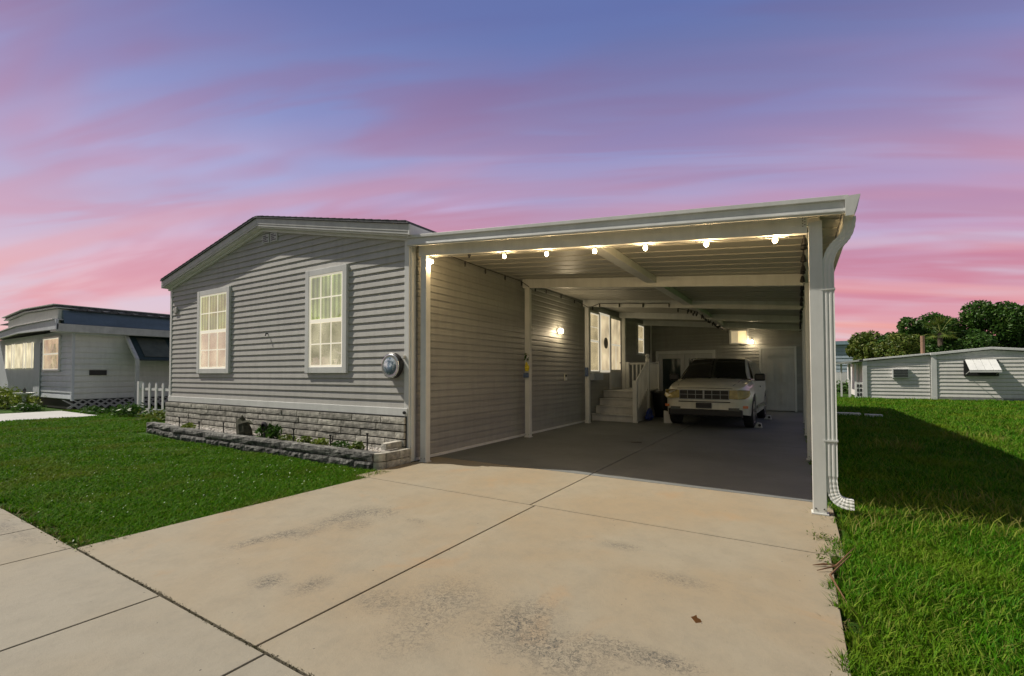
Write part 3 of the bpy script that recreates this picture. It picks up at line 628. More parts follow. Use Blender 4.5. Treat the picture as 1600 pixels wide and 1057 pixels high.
# dark unlit string along the wall top, over the room and along the right-hand beam
D = thing('string_lights', 'black unlit light string along the left wall top and across the carport ceiling', 'string lights', (.2, 3, 2.9))
pts = [(.165, .45, 2.94), (.165, 1.0, 2.93), (.165, 1.55, 2.92), (.165, 2.15, 2.915), (.165, 2.72, 2.91), (.24, 2.85, 2.83), (.25, 2.95, 2.79), (.165, 3.25, 2.88), (.165, 3.7, 2.905), (.165, 4.4, 2.90), (.165, 5.1, 2.89), (.165, 5.55, 2.86), (.24, 5.74, 2.78), (.35, 5.75, 2.79), (.52, 5.76, 2.85), (1.0, 5.76, 2.815), (1.55, 5.76, 2.77), (2.12, 5.76, 2.73), (2.28, 5.9, 2.62), (2.40, 6.3, 2.62), (2.52, 6.8, 2.64), (2.50, 7.5, 2.62), (2.54, 8.2, 2.58), (2.50, 9.2, 2.60), (2.52, 10.2, 2.6), (2.6, 11.5, 2.56)]
MB().tube(pts, .0065, 6).obj('cable', M_BLACK, D)
for i, p in enumerate(pts):
    if i in (0, 5, 6, 12): continue
    MB().lathe([(.006, 0), (.014, -.01), (.016, -.05), (.013, -.075), (.004, -.085)], (p[0]+.012, p[1], p[2]-.004), 8).obj('socket', M_BLACK, D)
random.seed(3)
for i in range(22):
    t = i/22; yy = 6.1+5.2*t; MB().lathe([(.006, 0), (.02, -.015), (.022, -.05), (.006, -.075)], (2.5+random.uniform(-.06, .06), yy, 2.63-.02*random.random()), 7).obj('socket', M_BLACK, D)
E_ = thing('string_lights', 'black unlit light string hanging in a dense row along the right-hand carport posts', 'string lights', (4.6, 3, 2.5))
pr_ = [(4.588, .14+.33*i, 2.555-.0*i+.012*math.sin(i*1.7)) for i in range(35)]
MB().tube(pr_, .006, 6).obj('cable', M_BLACK, E_)
for i, p in enumerate(pr_[:-1]):
    MB().lathe([(.008, .0), (.018, -.015), (.028, -.06), (.030, -.075), (.006, -.085)], (p[0], p[1]+.05, p[2]-.03-.05*(i % 2)), 8).obj('socket', M_BLACK, E_)
def walllamp(loc, face, label, en):
    t = thing('wall_lamp', label, 'wall lamp', loc, 'lit wall lamps under the carport')
    x, y, z = loc; d = Vector(face)
    p = Vector(loc); mb = MB().lathe([(.055, 0), (.06, .01), (.05, .022), (.02, .03)], (0, 0, 0), 16, 0 if abs(d.x) > .5 else 1)
    mb.v = [tuple(Vector(q)*(1 if d.x > .5 else 1)+p) if d.x > .5 else (q[0]+p.x, p.y-q[1], q[2]+p.z) for q in mb.v]
    mb.obj('lamp_base', M_TRIM, t)
    q = p+d*.075
    MB().lathe([(.004, .055), (.028, .05), (.045, .025), (.05, -.005), (.042, -.035), (.02, -.052)], tuple(q), 16).obj('lamp_globe', M_LAMP, t, smooth=True)
    MB().lathe([(.02, .0), (.03, .012), (.03, .02), (.004, .024)], (q.x, q.y, q.z+.052), 12).obj('lamp_cap', M_BLACK, t)
    pointlight('lamp_light', tuple(q+d*.07), en, .05, (1, .78, .5))
walllamp((.016, 4.576, 2.128), (1, 0, 0), 'lit white globe lamp on the grey side wall between two carport posts', 12)
walllamp((3.27, 12.003, 2.19), (0, -1, 0), 'lit wall lamp at the back of the carport beside the small square window', 8)
pointlight('weak_point_light', (1.2, 7.4, 1.9), .01, .1)  # very weak point light in mid-air beside the landing rail
# ================================================================ steps, landing and rails
T = thing('porch_steps', 'white steps and railed landing leading up to the side door', 'steps', (.6, 6.4, 0))
M_STEP = mat('painted_step', (.50, .50, .48), .6, .1, 4, .1)
for i, (y, z) in enumerate(((6.42, .18), (6.70, .36), (6.98, .54), (7.26, .735))):
    x0 = .04
    B((x0, y+.035, .002 if i == 0 else z-.18), (1.09, y+.06, z-.03)).obj('riser', M_STEP, T)
    B((x0, y, z-.03), (1.10, y+.34 if i < 3 else 8.64, z)).obj('tread', M_STEP, T, .006)
B((.04, 7.32, .0), (1.07, 8.60, .70)).obj('landing_skirt', M_SIDE2, T)
def rail(p0, p1, nb, nm='rail'):
    p0 = Vector(p0); p1 = Vector(p1); d = p1-p0
    for dz in (.0, -.72):
        MB().tube([p0+Vector((0, 0, dz)), p1+Vector((0, 0, dz))], .028, 4).obj('handrail', M_WHITE, T)
    for i in range(1, nb):
        q = p0+d*(i/nb); B((q.x-.018, q.y-.018, q.z-.72), (q.x+.018, q.y+.018, q.z-.01)).obj('baluster', M_WHITE, T)
def newel(x, y, z0, z1, ball=False):
    o = B((x-.05, y-.05, z0), (x+.05, y+.05, z1)).obj('newel_post', M_WHITE, T, .004)
    if ball: MB().lathe([(.03, 0), (.05, .01), (.05, .02), (.03, .03), (.055, .06), (.06, .085), (.045, .115), (.01, .13)], (x, y, z1), 14).obj('post_cap', M_WHITE, o, smooth=True)
newel(1.16, 6.45, .0, 1.02); newel(1.16, 7.55, .0, 1.58, True)
rail((1.16, 6.48, .96), (1.16, 7.52, 1.50), 9)
sp_ = MB(); sp_.prism([(6.5, .0), (7.5, .0), (7.5, .74), (6.5, .2)], 0, 1.12, 1.15); sp_.obj('stair_stringer', M_WHITE, T)
newel(1.16, 8.58, .7, 1.52); newel(.30, 8.58, .7, 1.52)
rail((.34, 8.58, 1.47), (1.12, 8.58, 1.47), 7)
rail((1.16, 7.6, 1.47), (1.16, 8.54, 1.47), 9)
# clutter right of the steps
t = thing('barrel', 'dark round bin with a lid behind the step railing', 'bin', (1.36, 8.35, 0))
MB().lathe([(.22, 0), (.26, .3), (.28, .62), (.28, .64)], (1.36, 8.35, 0), 20).obj('body', M_BLACK, t, smooth=True); MB().lathe([(.29, .64), (.29, .67), (.15, .70), (0, .71)], (1.36, 8.35, 0), 20).obj('lid', M_BLACK, t)
def lump(name, loc, r, m, label, cat, seed=1, sub=3):
    bm_ = bmesh.new(); bmesh.ops.create_icosphere(bm_, subdivisions=sub, radius=1); rr = random.Random(seed)
    ph = [rr.uniform(0, 6) for _ in range(6)]
    for v in bm_.verts:
        k = 1+.16*math.sin(v.co.x*4+ph[0])+.14*math.sin(v.co.y*5+ph[1])+.12*math.sin(v.co.z*6+ph[2])+rr.uniform(-.05, .05)
        v.co = Vector((v.co.x*r[0]*k, v.co.y*r[1]*k, v.co.z*r[2]*k))
        if v.co.z < -r[2]*.7: v.co.z = -r[2]*.7
    me = bpy.data.meshes.new(name); bm_.to_mesh(me); bm_.free(); me.materials.append(m)
    o = link(name, me, None); o.location = (loc[0], loc[1], loc[2]+r[2]*.7); return tag(o, label, cat)
lump('blue_bag', (1.27, 7.25, 0), (.10, .22, .15), mat('blue_tarp', (.01, .04, .28), .35, .3, 12, .6, 30), 'crumpled blue plastic bag on the floor beside the steps', 'bag', 4)
# ================================================================ car
CK = .925
def build_car():
    M_PAINT = mat('cream_white_paint', (.62, .61, .52), .3, .02, 2, coat=.6)
    M_CG = mat('dark_car_glass', (.010, .011, .012), .06, .02, 2, spec=.6)
    M_CHR = mat('chrome', (.30, .30, .30), .3, .02, 5, metal=1.)
    M_HL = mat('yellowed_headlamp', (.40, .32, .11), .25, .25, 9, coat=.8)
    M_FOG = mat('fog_lamp_glass', (.08, .09, .09), .15, .1, 9)
    M_AMB = mat('amber_lens', (.6, .15, .04), .2, .05, 9, coat=.8)
    M_TYRE = mat('rubber', (.018, .018, .018), .8, .1, 20, .2)
    T_ = thing('parked_car', 'cream white crossover car with grid grille parked nose out in the carport', 'car', (2.80, 5.9, 0))
    T_.scale = (CK, CK, CK); T_.rotation_euler = (0, 0, math.radians(-1.5))
    def L_(mb, name, m, parent=T_, bevel=0, smooth=False):
        me = bpy.data.meshes.new(name); me.from_pydata(mb.v, [], mb.f); b = bmesh.new(); b.from_mesh(me); bmesh.ops.recalc_face_normals(b, faces=b.faces); b.to_mesh(me); b.free()
        me.materials.append(m); o = bpy.data.objects.new(name, me); COL.objects.link(o); o.parent = parent
        if smooth:
            me.polygons.foreach_set('use_smooth', [True]*len(me.polygons))
            e = o.modifiers.new('split', 'EDGE_SPLIT'); e.split_angle = math.radians(32)
        if bevel: md = o.modifiers.new('bevel', 'BEVEL'); md.width = bevel; md.segments = 2; md.limit_method = 'ANGLE'
        return o
    WY = (.98, 3.80); WR = .37
    def ip(t, tab):
        for (a, va), (b, vb) in zip(tab, tab[1:]):
            if t <= b: return va+(vb-va)*max(0, (t-a)/(b-a))
        return tab[-1][1]
    HW = [(0, .60), (.03, .70), (.08, .79), (.16, .855), (.3, .905), (.5, .93), (.9, .955), (4., .955), (4.4, .93), (4.74, .85)]
    TOP = [(0, .90), (.04, .945), (.12, .985), (.5, 1.06), (1.1, 1.13), (1.35, 1.15), (4.3, 1.18), (4.6, 1.14), (4.74, 1.0)]
    BOT = [(0, .42), (.1, .36), (.6, .30), (4.1, .30), (4.74, .42)]
    ysn = sorted(set([0, .03, .06, .12, .2, .3, .4, .5]+[.55+.05*i for i in range(18)]+[1.5, 1.8, 2.2, 2.6, 3.0, 3.3]+[3.36+.05*i for i in range(18)]+[4.3, 4.4, 4.5, 4.6, 4.68, 4.74]))
    mb = MB(); n_ = 0
    for y_ in ysn:
        hw = ip(y_, HW); tp = ip(y_, TOP); bt = ip(y_, BOT)
        ar = 0
        for wy in WY:
            if abs(y_-wy) < .43: ar = max(ar, WR+math.sqrt(.43**2-(y_-wy)**2))
        b_ = max(bt, ar)
        belt = tp-.13 if y_ < 1.3 else tp-.06
        half = [(0, bt), (hw*.62, bt), (hw*.66, max(b_-.02, bt)), (hw*.985, b_), (hw, max(b_+.02, .62)), (hw*.995, max(b_+.04, .78)), (hw*.97, max(belt, b_+.06)), (hw*.90, max(tp-.035, b_+.08)), (hw*.72, tp-.005), (hw*.68, tp+.012 if y_ < 1.3 and y_ > .1 else tp), (0, tp+.02)]
        ring = half+[(-a, b) for a, b in half[-2:0:-1]]; n_ = len(ring)
        mb.v += [(a, y_, b) for a, b in ring]
    for i in range(len(ysn)-1):
        for j in range(n_): a = i*n_+j; b = i*n_+(j+1) % n_; mb.f.append((a, b, b+n_, a+n_))
    mb.f.append(tuple(range(n_))); mb.f.append(tuple((len(ysn)-1)*n_+j for j in range(n_)))
    L_(mb, 'body', M_PAINT, smooth=True)
    # greenhouse
    G = [(1.22, 1.14, .80, .86), (1.45, 1.30, .74, .86), (1.80, 1.53, .69, .86), (2.05, 1.64, .66, .86), (2.5, 1.69, .66, .86), (3.2, 1.69, .66, .86), (3.9, 1.64, .64, .86), (4.25, 1.50, .62, .84), (4.5, 1.18, .62, .80)]
    mb = MB()
    for (y_, zt, wt_, wb_) in G:
        zb_ = 1.10; mb.v += [(-wb_, y_, zb_), (-wb_, y_, zb_+.02), (-wt_-.02, y_, max(zt-.06, zb_+.03)), (-wt_+.05, y_, zt-.01), (0, y_, zt+.01), (wt_-.05, y_, zt-.01), (wt_+.02, y_, max(zt-.06, zb_+.03)), (wb_, y_, zb_+.02), (wb_, y_, zb_)]
    for i in range(len(G)-1):
        for j in range(8): a = i*9+j; mb.f.append((a, a+1, a+10, a+9))
    mb.f.append(tuple(range(9))); mb.f.append(tuple((len(G)-1)*9+j for j in range(9)))
    L_(mb, 'roof', M_PAINT, smooth=True)
    # windscreen sheet slightly proud of the roof shell
    ws = MB(); A = [(1.20, 1.165, .78), (1.43, 1.325, .715), (1.78, 1.557, .665), (2.03, 1.663, .635)]
    for (y_, z_, w_) in A: ws.v += [(-w_, y_-.005, z_-.012), (-w_*.5, y_-.02, z_+.004), (0, y_-.026, z_+.01), (w_*.5, y_-.02, z_+.004), (w_, y_-.005, z_-.012)]
    for i in range(3):
        for j in range(4): a = i*5+j; ws.f.append((a, a+1, a+6, a+5))
    L_(ws, 'windscreen', M_CG, smooth=True)
    ro = MB(); ro.v += [(-.6, 2.04, 1.668), (.6, 2.04, 1.668), (.6, 2.6, 1.712), (-.6, 2.6, 1.712)]; ro.f.append((0, 1, 2, 3)); L_(ro, 'sunroof', M_CG)
    for sg in (-1, 1):
        for (ya, yb_, za, zb2, yc, yd) in ((1.50, 2.42, 1.155, 1.155, 2.10, 2.42), (2.50, 3.35, 1.155, 1.155, 2.50, 3.35), (3.43, 4.12, 1.155, 1.16, 3.43, 3.85)):
            w1 = .875; w2 = .715; wn = MB(); wn.v += [(sg*w1, ya, 1.165), (sg*w1, yb_, 1.165), (sg*w2, yd, 1.60), (sg*w2, yc, 1.60)]; wn.f.append((0, 1, 2, 3)); L_(wn, 'side_window', M_CG)
        # mirrors
        mr = MB().box((sg*.90 if sg > 0 else -1.14, 1.42, 1.10), (1.14 if sg > 0 else -.90, 1.56, 1.28)); L_(mr, 'wing_mirror', M_BLACK, bevel=.04)
        mr = MB().box((sg*.92 if sg > 0 else -1.12, 1.565, 1.12), (1.12 if sg > 0 else -.92, 1.575, 1.26)); L_(mr, 'mirror_glass', M_CHR)
        # headlamps
        o_ = [(.545, -.03, .715), (.72, -.022, .705), (.85, .03, .715), (.925, .13, .76), (.945, .27, .83), (.93, .22, .90), (.85, .02, .91), (.70, -.028, .91), (.545, -.034, .905)]
        hl = MB(); n_ = len(o_); hl.v += [(sg*x_, y_, z_) for x_, y_, z_ in o_]+[(sg*x_*.93, y_+.08, z_) for x_, y_, z_ in o_]
        hl.f += [tuple(range(n_)), tuple(n_+i for i in reversed(range(n_)))]+[(i, n_+i, n_+(i+1) % n_, (i+1) % n_) for i in range(n_)]
        h_ = L_(hl, 'headlight', M_HL)
        L_(MB().lathe([(.0, .0), (.05, .004), (.06, .02)], (sg*.66, -.028, .81), 14, 1), 'headlamp_bulb', M_HL, h_)
        L_(MB().box((sg*.80 if sg > 0 else -.90, .10, .50), (.90 if sg > 0 else -.80, .16, .56)), 'side_marker', M_AMB)
        L_(MB().box((sg*.52 if sg > 0 else -.74, -.012, .44), (.74 if sg > 0 else -.52, .03, .51)), 'fog_lamp', M_FOG)
        L_(MB().box((.945 if sg > 0 else -.965, 2.3, .93), (.965 if sg > 0 else -.945, 2.45, .96)), 'door_handle', M_CHR)
        L_(MB().box((.957 if sg > 0 else -.972, 1.45, .42), (.972 if sg > 0 else -.957, 3.3, .50)), 'side_moulding', M_CHR)
        for wy in WY:
            x0 = sg*.74; x1 = sg*.945
            wh = MB().lathe([(.26, 0), (.355, .0), (.372, .03), (.372, .17), (.355, .20), (.26, .20)], (min(x0, x1), wy, WR+.004), 28, 0); w_o = L_(wh, 'wheel', M_TYRE, smooth=True)
            L_(MB().lathe([(.0, 0), (.255, .0), (.255, .012), (0, .02)], (x1-(.015 if sg > 0 else .01), wy, WR), 24, 0), 'rim', M_CHR if False else mat('alloy', (.45, .45, .46), .35, metal=.8), w_o)
            for q in range(5):
                a = q*2*math.pi/5; sb_ = MB().box((x1-.004 if sg > 0 else x1-.012, wy-.02, WR+.05), (x1+.012 if sg > 0 else x1+.004, wy+.02, WR+.24), Matrix.Rotation(a, 3, 'X'), (x1, wy, WR)); L_(sb_, 'spoke', M_CHR, w_o)
    # grille: dark panel, chrome surround and grid
    gr = L_(MB().box((-.53, -.012, .70), (.53, .05, .90)), 'grille', M_DARK)
    g2 = MB(); g2.box((-.54, -.03, .895), (.54, .0, .912)); g2.box((-.54, -.03, .69), (.54, .0, .702)); g2.box((-.53, -.026, .796), (.53, -.0125, .806))
    for i in range(7): x = -.53+.1767*i; g2.box((x-.005, -.026, .706), (x+.005, -.0125, .894))
    g2.box((-.018, -.029, .706), (.018, -.011, .894)); L_(g2, 'grille_bars', M_CHR, gr)
    L_(MB().box((-.56, -.018, .625), (.56, .02, .645)), 'bumper_slot', M_BLACK)
    L_(MB().box((-.80, -.014, .30), (.80, .2, .47)), 'lower_valance', M_BLACK, bevel=.03)
    pl = L_(MB().box((-.17, -.04, .49), (.17, -.005, .61)), 'number_plate', M_BLACK, bevel=.006)
    fr_ = MB()
    fr_.box((-.15, -.0445, .505), (.15, -.0405, .512)); fr_.box((-.15, -.0445, .588), (.15, -.0405, .595)); L_(fr_, 'plate_trim', mat('plate_grey', (.12, .12, .12), .5), pl)
    for sg in (-1, 1):
        L_(MB().tube([(sg*.10, 1.19, 1.165), (sg*.10+.36, 1.33, 1.275)], .008, 5), 'wiper', M_BLACK)
        L_(MB().tube([(sg*.60, .16, 1.005), (sg*.66, .7, 1.095), (sg*.70, 1.15, 1.152)], .006, 5), 'hood_seam', M_BLACK)
    L_(MB().tube([(-.6, .045, .94), (0, .02, .95), (.6, .045, .94)], .007, 5), 'hood_edge', M_BLACK)
    L_(MB().box((-.85, 1.205, 1.13), (.85, 1.26, 1.155)), 'cowl', M_BLACK)
    return T_
build_car()
t = tag(MB().prism([(-.10, 0), (.09, 0), (.02, .28), (-.10, .30)], 1, -.02, .02).obj('wheel_guard', M_MWHITE, None, .008), 'white curved plastic guard leaning at the front wheel nearest the steps', 'wheel guard'); t.location = (1.86, 6.75, .002)
def chock(loc, label):
    t = thing('wheel_chock', label, 'wheel chock', loc, 'wheel chocks beside the car'); x, y, z = loc
    MB().prism([(x-.09, .002), (x+.08, .002), (x+.06, .10), (x-.02, .11)], 1, y-.05, y+.05).obj('wedge', M_TRIMD, t, .006)
    MB().tube([(x+.03, y-.052, .06), (x+.03, y-.06, .06)], .03, 12).obj('hub', M_BLACK, t)
chock((3.76, 6.82, 0), 'white wheel chock at the front wheel nearest the carport posts'); chock((3.84, 9.0, 0), 'white wheel chock at the rear wheel nearest the white panelled door')
# ================================================================ round ornament on house, post ornaments
t = thing('round_wall_ornament', 'round glassy blue-silver dish in a black ring on the grey wall by the house corner', 'wall ornament', (-.27, -.02, 1.31))
MB().lathe([(.165, 0), (.178, -.02), (.178, -.075), (.165, -.085), (.155, -.085)], (-.27, -.016, 1.31), 36, 1).obj('ring', M_BLACK, t, smooth=False)
MB().lathe([(.0, -.115), (.07, -.112), (.12, -.10), (.155, -.08), (.155, -.06)], (-.262, -.02, 1.303), 32, 1).obj('glass_dome', mat('silver_blue_glass', (.16, .24, .31), .25, .3, 12, .5, 30, metal=.2, col2=(.72, .78, .82), stops=(.44, .62)), t, smooth=True)
MB().lathe([(.150, -.098), (.160, -.100), (.168, -.09), (.160, -.08)], (-.262, -.02, 1.303), 36, 1).obj('silver_rim', mat('silver', (.7, .72, .74), .25, metal=.9), t, smooth=True)
MB().lathe([(.0, 0), (.025, .0), (.025, -.05), (0, -.05)], (-.075, -.02, 1.43), 10, 1).obj('bracket', M_TRIMD, t)
def leafobj(name, cx_, cy_, cz_, n, r, size, m, parent=None, seed=0, flat=.5):
    q = np.random.default_rng(seed); d = q.normal(size=(n, 3)); d /= np.linalg.norm(d, axis=1)[:, None]; rad = q.random(n)**.5
    P_ = np.array([cx_, cy_, cz_])+d*rad[:, None]*np.array(r)
    return leafquads(name, P_, size, m, parent, q)
def leafquads(name, P_, size, m, parent, q):
    n = len(P_); u = q.normal(size=(n, 3)); u /= np.linalg.norm(u, axis=1)[:, None]; w = np.cross(u, q.normal(size=(n, 3))); w /= np.linalg.norm(w, axis=1)[:, None]
    sz = size*q.uniform(.5, 1.3, n)[:, None]
    V_ = np.stack([P_-u*sz, P_-w*sz*.45, P_+u*sz, P_+w*sz*.45], 1).reshape(-1, 3)
    return link(name, fastmesh(name, V_, np.arange(n*4), 4, m), parent)
t = thing('bird_ornament', 'yellow and blue bird ornament with leaves tied to the second carport post', 'ornament', (.2, 2.86, 1.3))
lump('x', (0, 0, 0), (.045, .04, .09), mat('yellow_paint', (.62, .50, .02), .5, .3, 30), '', '', 9).name = 'bird_body'
b_ = bpy.data.objects['bird_body']; b_.parent = t; b_.location = (.02, -.03, .0)
for k_ in ('label', 'category'):
    if k_ in b_: del b_[k_]
leafobj('leaves', .20, 2.85, 1.50, 60, (.05, .05, .09), .03, M_LEAF, None, 5).parent = t; bpy.data.objects['leaves'].location = (-.2, -2.86, -1.3)
MB().tube([(.17, 2.84, 1.42), (.25, 2.83, 1.53)], [.006, .02], 6).obj('white_feather', M_TRIM, t)
B((.14, 2.82, 1.12), (.25, 2.858, 1.21)).obj('blue_base', mat('blue_grey_paint', (.08, .12, .22), .5, .4, 30), t, .01)
t = thing('post_ornament', 'small blue and white ornament tied to the third carport post', 'ornament', (.2, 5.76, 1.2))
B((.16, 5.72, 1.12), (.24, 5.76, 1.34)).obj('blue_band', bpy.data.materials['blue_grey_paint'], t, .01); B((.22, 5.715, 1.02), (.26, 5.75, 1.12)).obj('white_tag', M_TRIM, t, .005)
# ================================================================ planter
PL = thing('stone_planter', 'low stone-block planter bed along the front of the grey house', 'planter', (-3.6, -.55, 0))
random.seed(21)
FY = -.60
for cidx in range(2):
    x = -7.09; zc_ = -.02+cidx*.11
    mset = STD
    while x < -.05:
        ln = random.uniform(.34, .62) if cidx == 0 else random.uniform(.7, 1.4); ln = min(ln, -.05-x)
        if -.05-(x+ln) < .2: ln = -.05-x
        m_ = random.choice(STD)
        yy = FY+.14+max(0, (-5.2-x))*.10
        stone(m_, PL, (x+.004, yy, zc_), ln-.008, .155, .100, 0); x += ln
    # rounded right corner then side return to the house
    for (ox, oy, ln, rz) in ((-.10, FY+.14, .12, .0),):
        pass
    cor = MB(); cx0, cy0, R_ = -.07, FY+.13, .12
    arc = [(cx0+R_*math.sin(a), cy0-R_*math.cos(a)) for a in [i*math.pi/2/6 for i in range(7)]]
    cor.prism([(cx0, cy0)]+arc, 2, zc_, zc_+.100); cor.obj('stone', M_STONE if cidx == 0 else M_STONE, PL, .004)
    y = FY+.125
    while y < -.05:
        ln = min(.24, -.035-y); q = stone(random.choice(ST), PL, (-.085, y+.003, zc_), ln-.006, .16, .10, math.pi/2); y += ln
q = stone(ST[2], PL, (-.16, -.36, .20), .28, .10, .085, math.pi/2)
MB().prism([(-7.05, FY+.40), (-5.2, FY+.20), (-.1, FY+.10), (-.10, -.06), (-7.05, -.06)], 2, -.1, .15).obj('soil', M_GRAVEL, PL)
for zq in (-.02, .07): stone(STD[3], PL, (-7.20, -.18, zq), .18, .12, .085, -.75)
def pebbles():
    q = np.random.default_rng(3); n = 3500; x = q.uniform(-6.9, -.15, n); y = q.uniform(FY+.09+np.clip(-5.2-x, 0, 9)*.1, -.06); z = .15+q.uniform(-.006, .012, n); r = q.uniform(.008, .024, n)
    V = []; base_ = np.array([(1, 0, 0), (0, 1, 0), (-1, 0, 0), (0, -1, 0), (0, 0, .7), (0, 0, -.7)])
    an = q.uniform(0, 6.28, n); ca, sa_ = np.cos(an), np.sin(an)
    for bx_, by_, bz_ in base_: V.append(np.stack([x+r*(bx_*ca-by_*sa_*.7), y+r*(bx_*sa_+by_*ca*.7), z+r*bz_], 1))
    V = np.stack(V, 1).reshape(-1, 3); f = np.array([(0, 1, 4), (1, 2, 4), (2, 3, 4), (3, 0, 4), (1, 0, 5), (2, 1, 5), (3, 2, 5), (0, 3, 5)])
    T_ = (np.arange(n)[:, None, None]*6+f[None]).reshape(-1, 3)
    tag(link('pebbles', fastmesh('pebbles', V, T_, 3, island('pebble', [(.25, .23, .21), (.5, .48, .45), (.65, .62, .58), (.35, .30, .26)], .9, 0))), 'pale gravel filling the stone planter bed', 'gravel', kind='stuff')
pebbles()
for i, (x, h, w) in enumerate(((-5.62, .20, 'leftmost'), (-4.85, .16, 'second from left'), (-4.0, .19, 'third from left, just left of the wooden stump'), (-1.98, .20, 'fourth from left, right of the dark spiky plant'), (-1.12, .17, 'fifth from left, between two green plants'), (-.36, .24, 'rightmost, nearest the driveway corner'))):
    t = thing('garden_stake', 'thin black stake in the planter bed, '+w, 'garden stake', (x, -.42, .15), 'black stakes in the planter')
    MB().tube([(x, -.42, .12), (x+.004, -.422, .15+h)], .010, 6).obj('rod', M_BLACK, t)
    MB().lathe([(.0, 0), (.018, 0), (.018, .02), (.0, .022)], (x+.004, -.422, .15+h), 8).obj('cap', M_BLACK, t)
    if i == 4: MB().tube([(x, -.42, .22), (x+.05, -.42, .26), (x+.055, -.42, .33)], .008, 6).obj('arm', M_BLACK, t)
# stump, bear-like dark shape kept as generic dark spiky plant with ring
M_WOOD = mat('mossy_driftwood', (.055, .055, .035), .95, .5, 14, 1., 40)
t = thing('driftwood_stump', 'upright mossy driftwood stump with a pointed top in the planter', 'stump', (-3.48, -.38, .15))
MB().tube([(-3.40, -.36, .12), (-3.42, -.37, .22), (-3.47, -.38, .34), (-3.52, -.38, .42), (-3.47, -.385, .50)], [.11, .12, .10, .075, .015], 9).obj('trunk', M_WOOD, t)
MB().tube([(-3.42, -.36, .38), (-3.3, -.36, .40), (-3.2, -.36, .37)], [.04, .03, .012], 7).obj('branch_stub', M_WOOD, t)
t = thing('spiky_plant', 'dark spiky plant with a round pale centre in the planter right of the driftwood', 'plant', (-2.78, -.35, .15))
leafobj('foliage', -2.66, -.33, .27, 260, (.17, .12, .13), .045, M_LEAF, t, 7); bpy.data.objects['foliage'].matrix_parent_inverse = Matrix.Translation(t.location).inverted()
leafobj('foliage', -2.95, -.33, .24, 120, (.12, .1, .12), .04, M_LEAF, t, 8).matrix_parent_inverse = Matrix.Translation(t.location).inverted()
MB().tube([(-2.74, -.42, .14), (-2.75, -.42, .26)], .018, 7).obj('stem', M_BLACK, t)
MB().lathe([(.05, 0), (.075, .012), (.075, .03), (.05, .035)], (-2.76, -.44, .36), 16, 1).obj('ring', M_BLACK, t)
MB().lathe([(0, 0), (.05, .0), (.05, .02), (0, .02)], (-2.76, -.44, .36), 16, 1).obj('pale_disc', M_TRIMD, t)
for i, (x, r, m_, w) in enumerate(((-5.35, .15, M_LEAFY, 'yellow-green low plant near the left end of the planter'), (-2.2, .16, M_LEAFO, 'low green plant just right of the dark spiky plant'), (-1.75, .11, M_LEAFO, 'small faded green plant in the middle of the planter row'), (-1.40, .15, M_LEAFY, 'bushy bright green plant left of the forked black stake'), (-.95, .16, M_LEAF, 'bushy green plant right of the forked black stake'), (-.62, .11, M_LEAFO, 'dry yellowish sprig near the right corner of the planter'))):
    t = thing('planter_plant', w, 'plant', (x, -.36, .15), 'small plants in the planter')
    o = leafobj('foliage', x, -.38, .20, 150, (r, .12, .07), .035, m_, t, 30+i); o.matrix_parent_inverse = Matrix.Translation(t.location).inverted()
    MB().tube([(x, -.38, .12), (x, -.38, .2)], .006, 5).obj('stem', M_BARK, t)
# ================================================================ left neighbour
NLc = mat('neighbour_siding', (.64, .65, .60), .6, .05, 2); NLb = mat('neighbour_siding_blue', (.54, .58, .61), .6, .05, 2)
NL = thing('neighbour_house', 'pale grey single-storey home with blue roof band left of the grey house', 'house', (-20, 6, 0))
XR = -16.3
B((-25.6, .86, .34), (XR, 15, 2.7)).obj('wall', NLb, NL)
B((-25.5, .9, 0), (XR-.1, 14.9, .34)).obj('underfloor', M_DARK, NL)
def rows_join(z0, z1, e, fn, a, b, m, nm='siding', lip=.03):
    mb = MB(); z = z0
    while z < z1-.02:
        r_ = row(profile(z, min(z+e, z1), e, lip), fn, lambda z: a, lambda z: b); k = len(mb.v); mb.v += r_.v; mb.f += [tuple(i+k for i in f) for f in r_.f]; z += e
    o = mb.obj(nm, m, NLcur); o['kind'] = 'stuff'; return o
NLcur = NL
rows_join(.36, 2.58, .2, lambda o_, t, z: (XR+o_, t, z), .9, 15, NLc)
rows_join(.36, 2.58, .2, lambda o_, t, z: (t, .86-o_, z), -19.9, XR-.04, NLb)
B((XR-.06, .83, .3), (XR+.03, .90, 2.62)).obj('corner_trim', NLb, NL)
# lattice skirting
la = MB(); y = .85
while y < 9.5:
    for sg in (-1, 1):
        la.box((XR+(.002 if sg > 0 else .012), y, .0), (XR+(.011 if sg > 0 else .021), y+.075, .50), Matrix.Rotation(sg*math.radians(50), 3, 'X'), (XR, y, .17))
    y += .24
la.v = [(a, b, min(max(c_, 0.), .345)) for a, b, c_ in la.v]
la.obj('lattice', mat('lattice_grey', (.42, .42, .40), .7), NL)['kind'] = 'stuff'
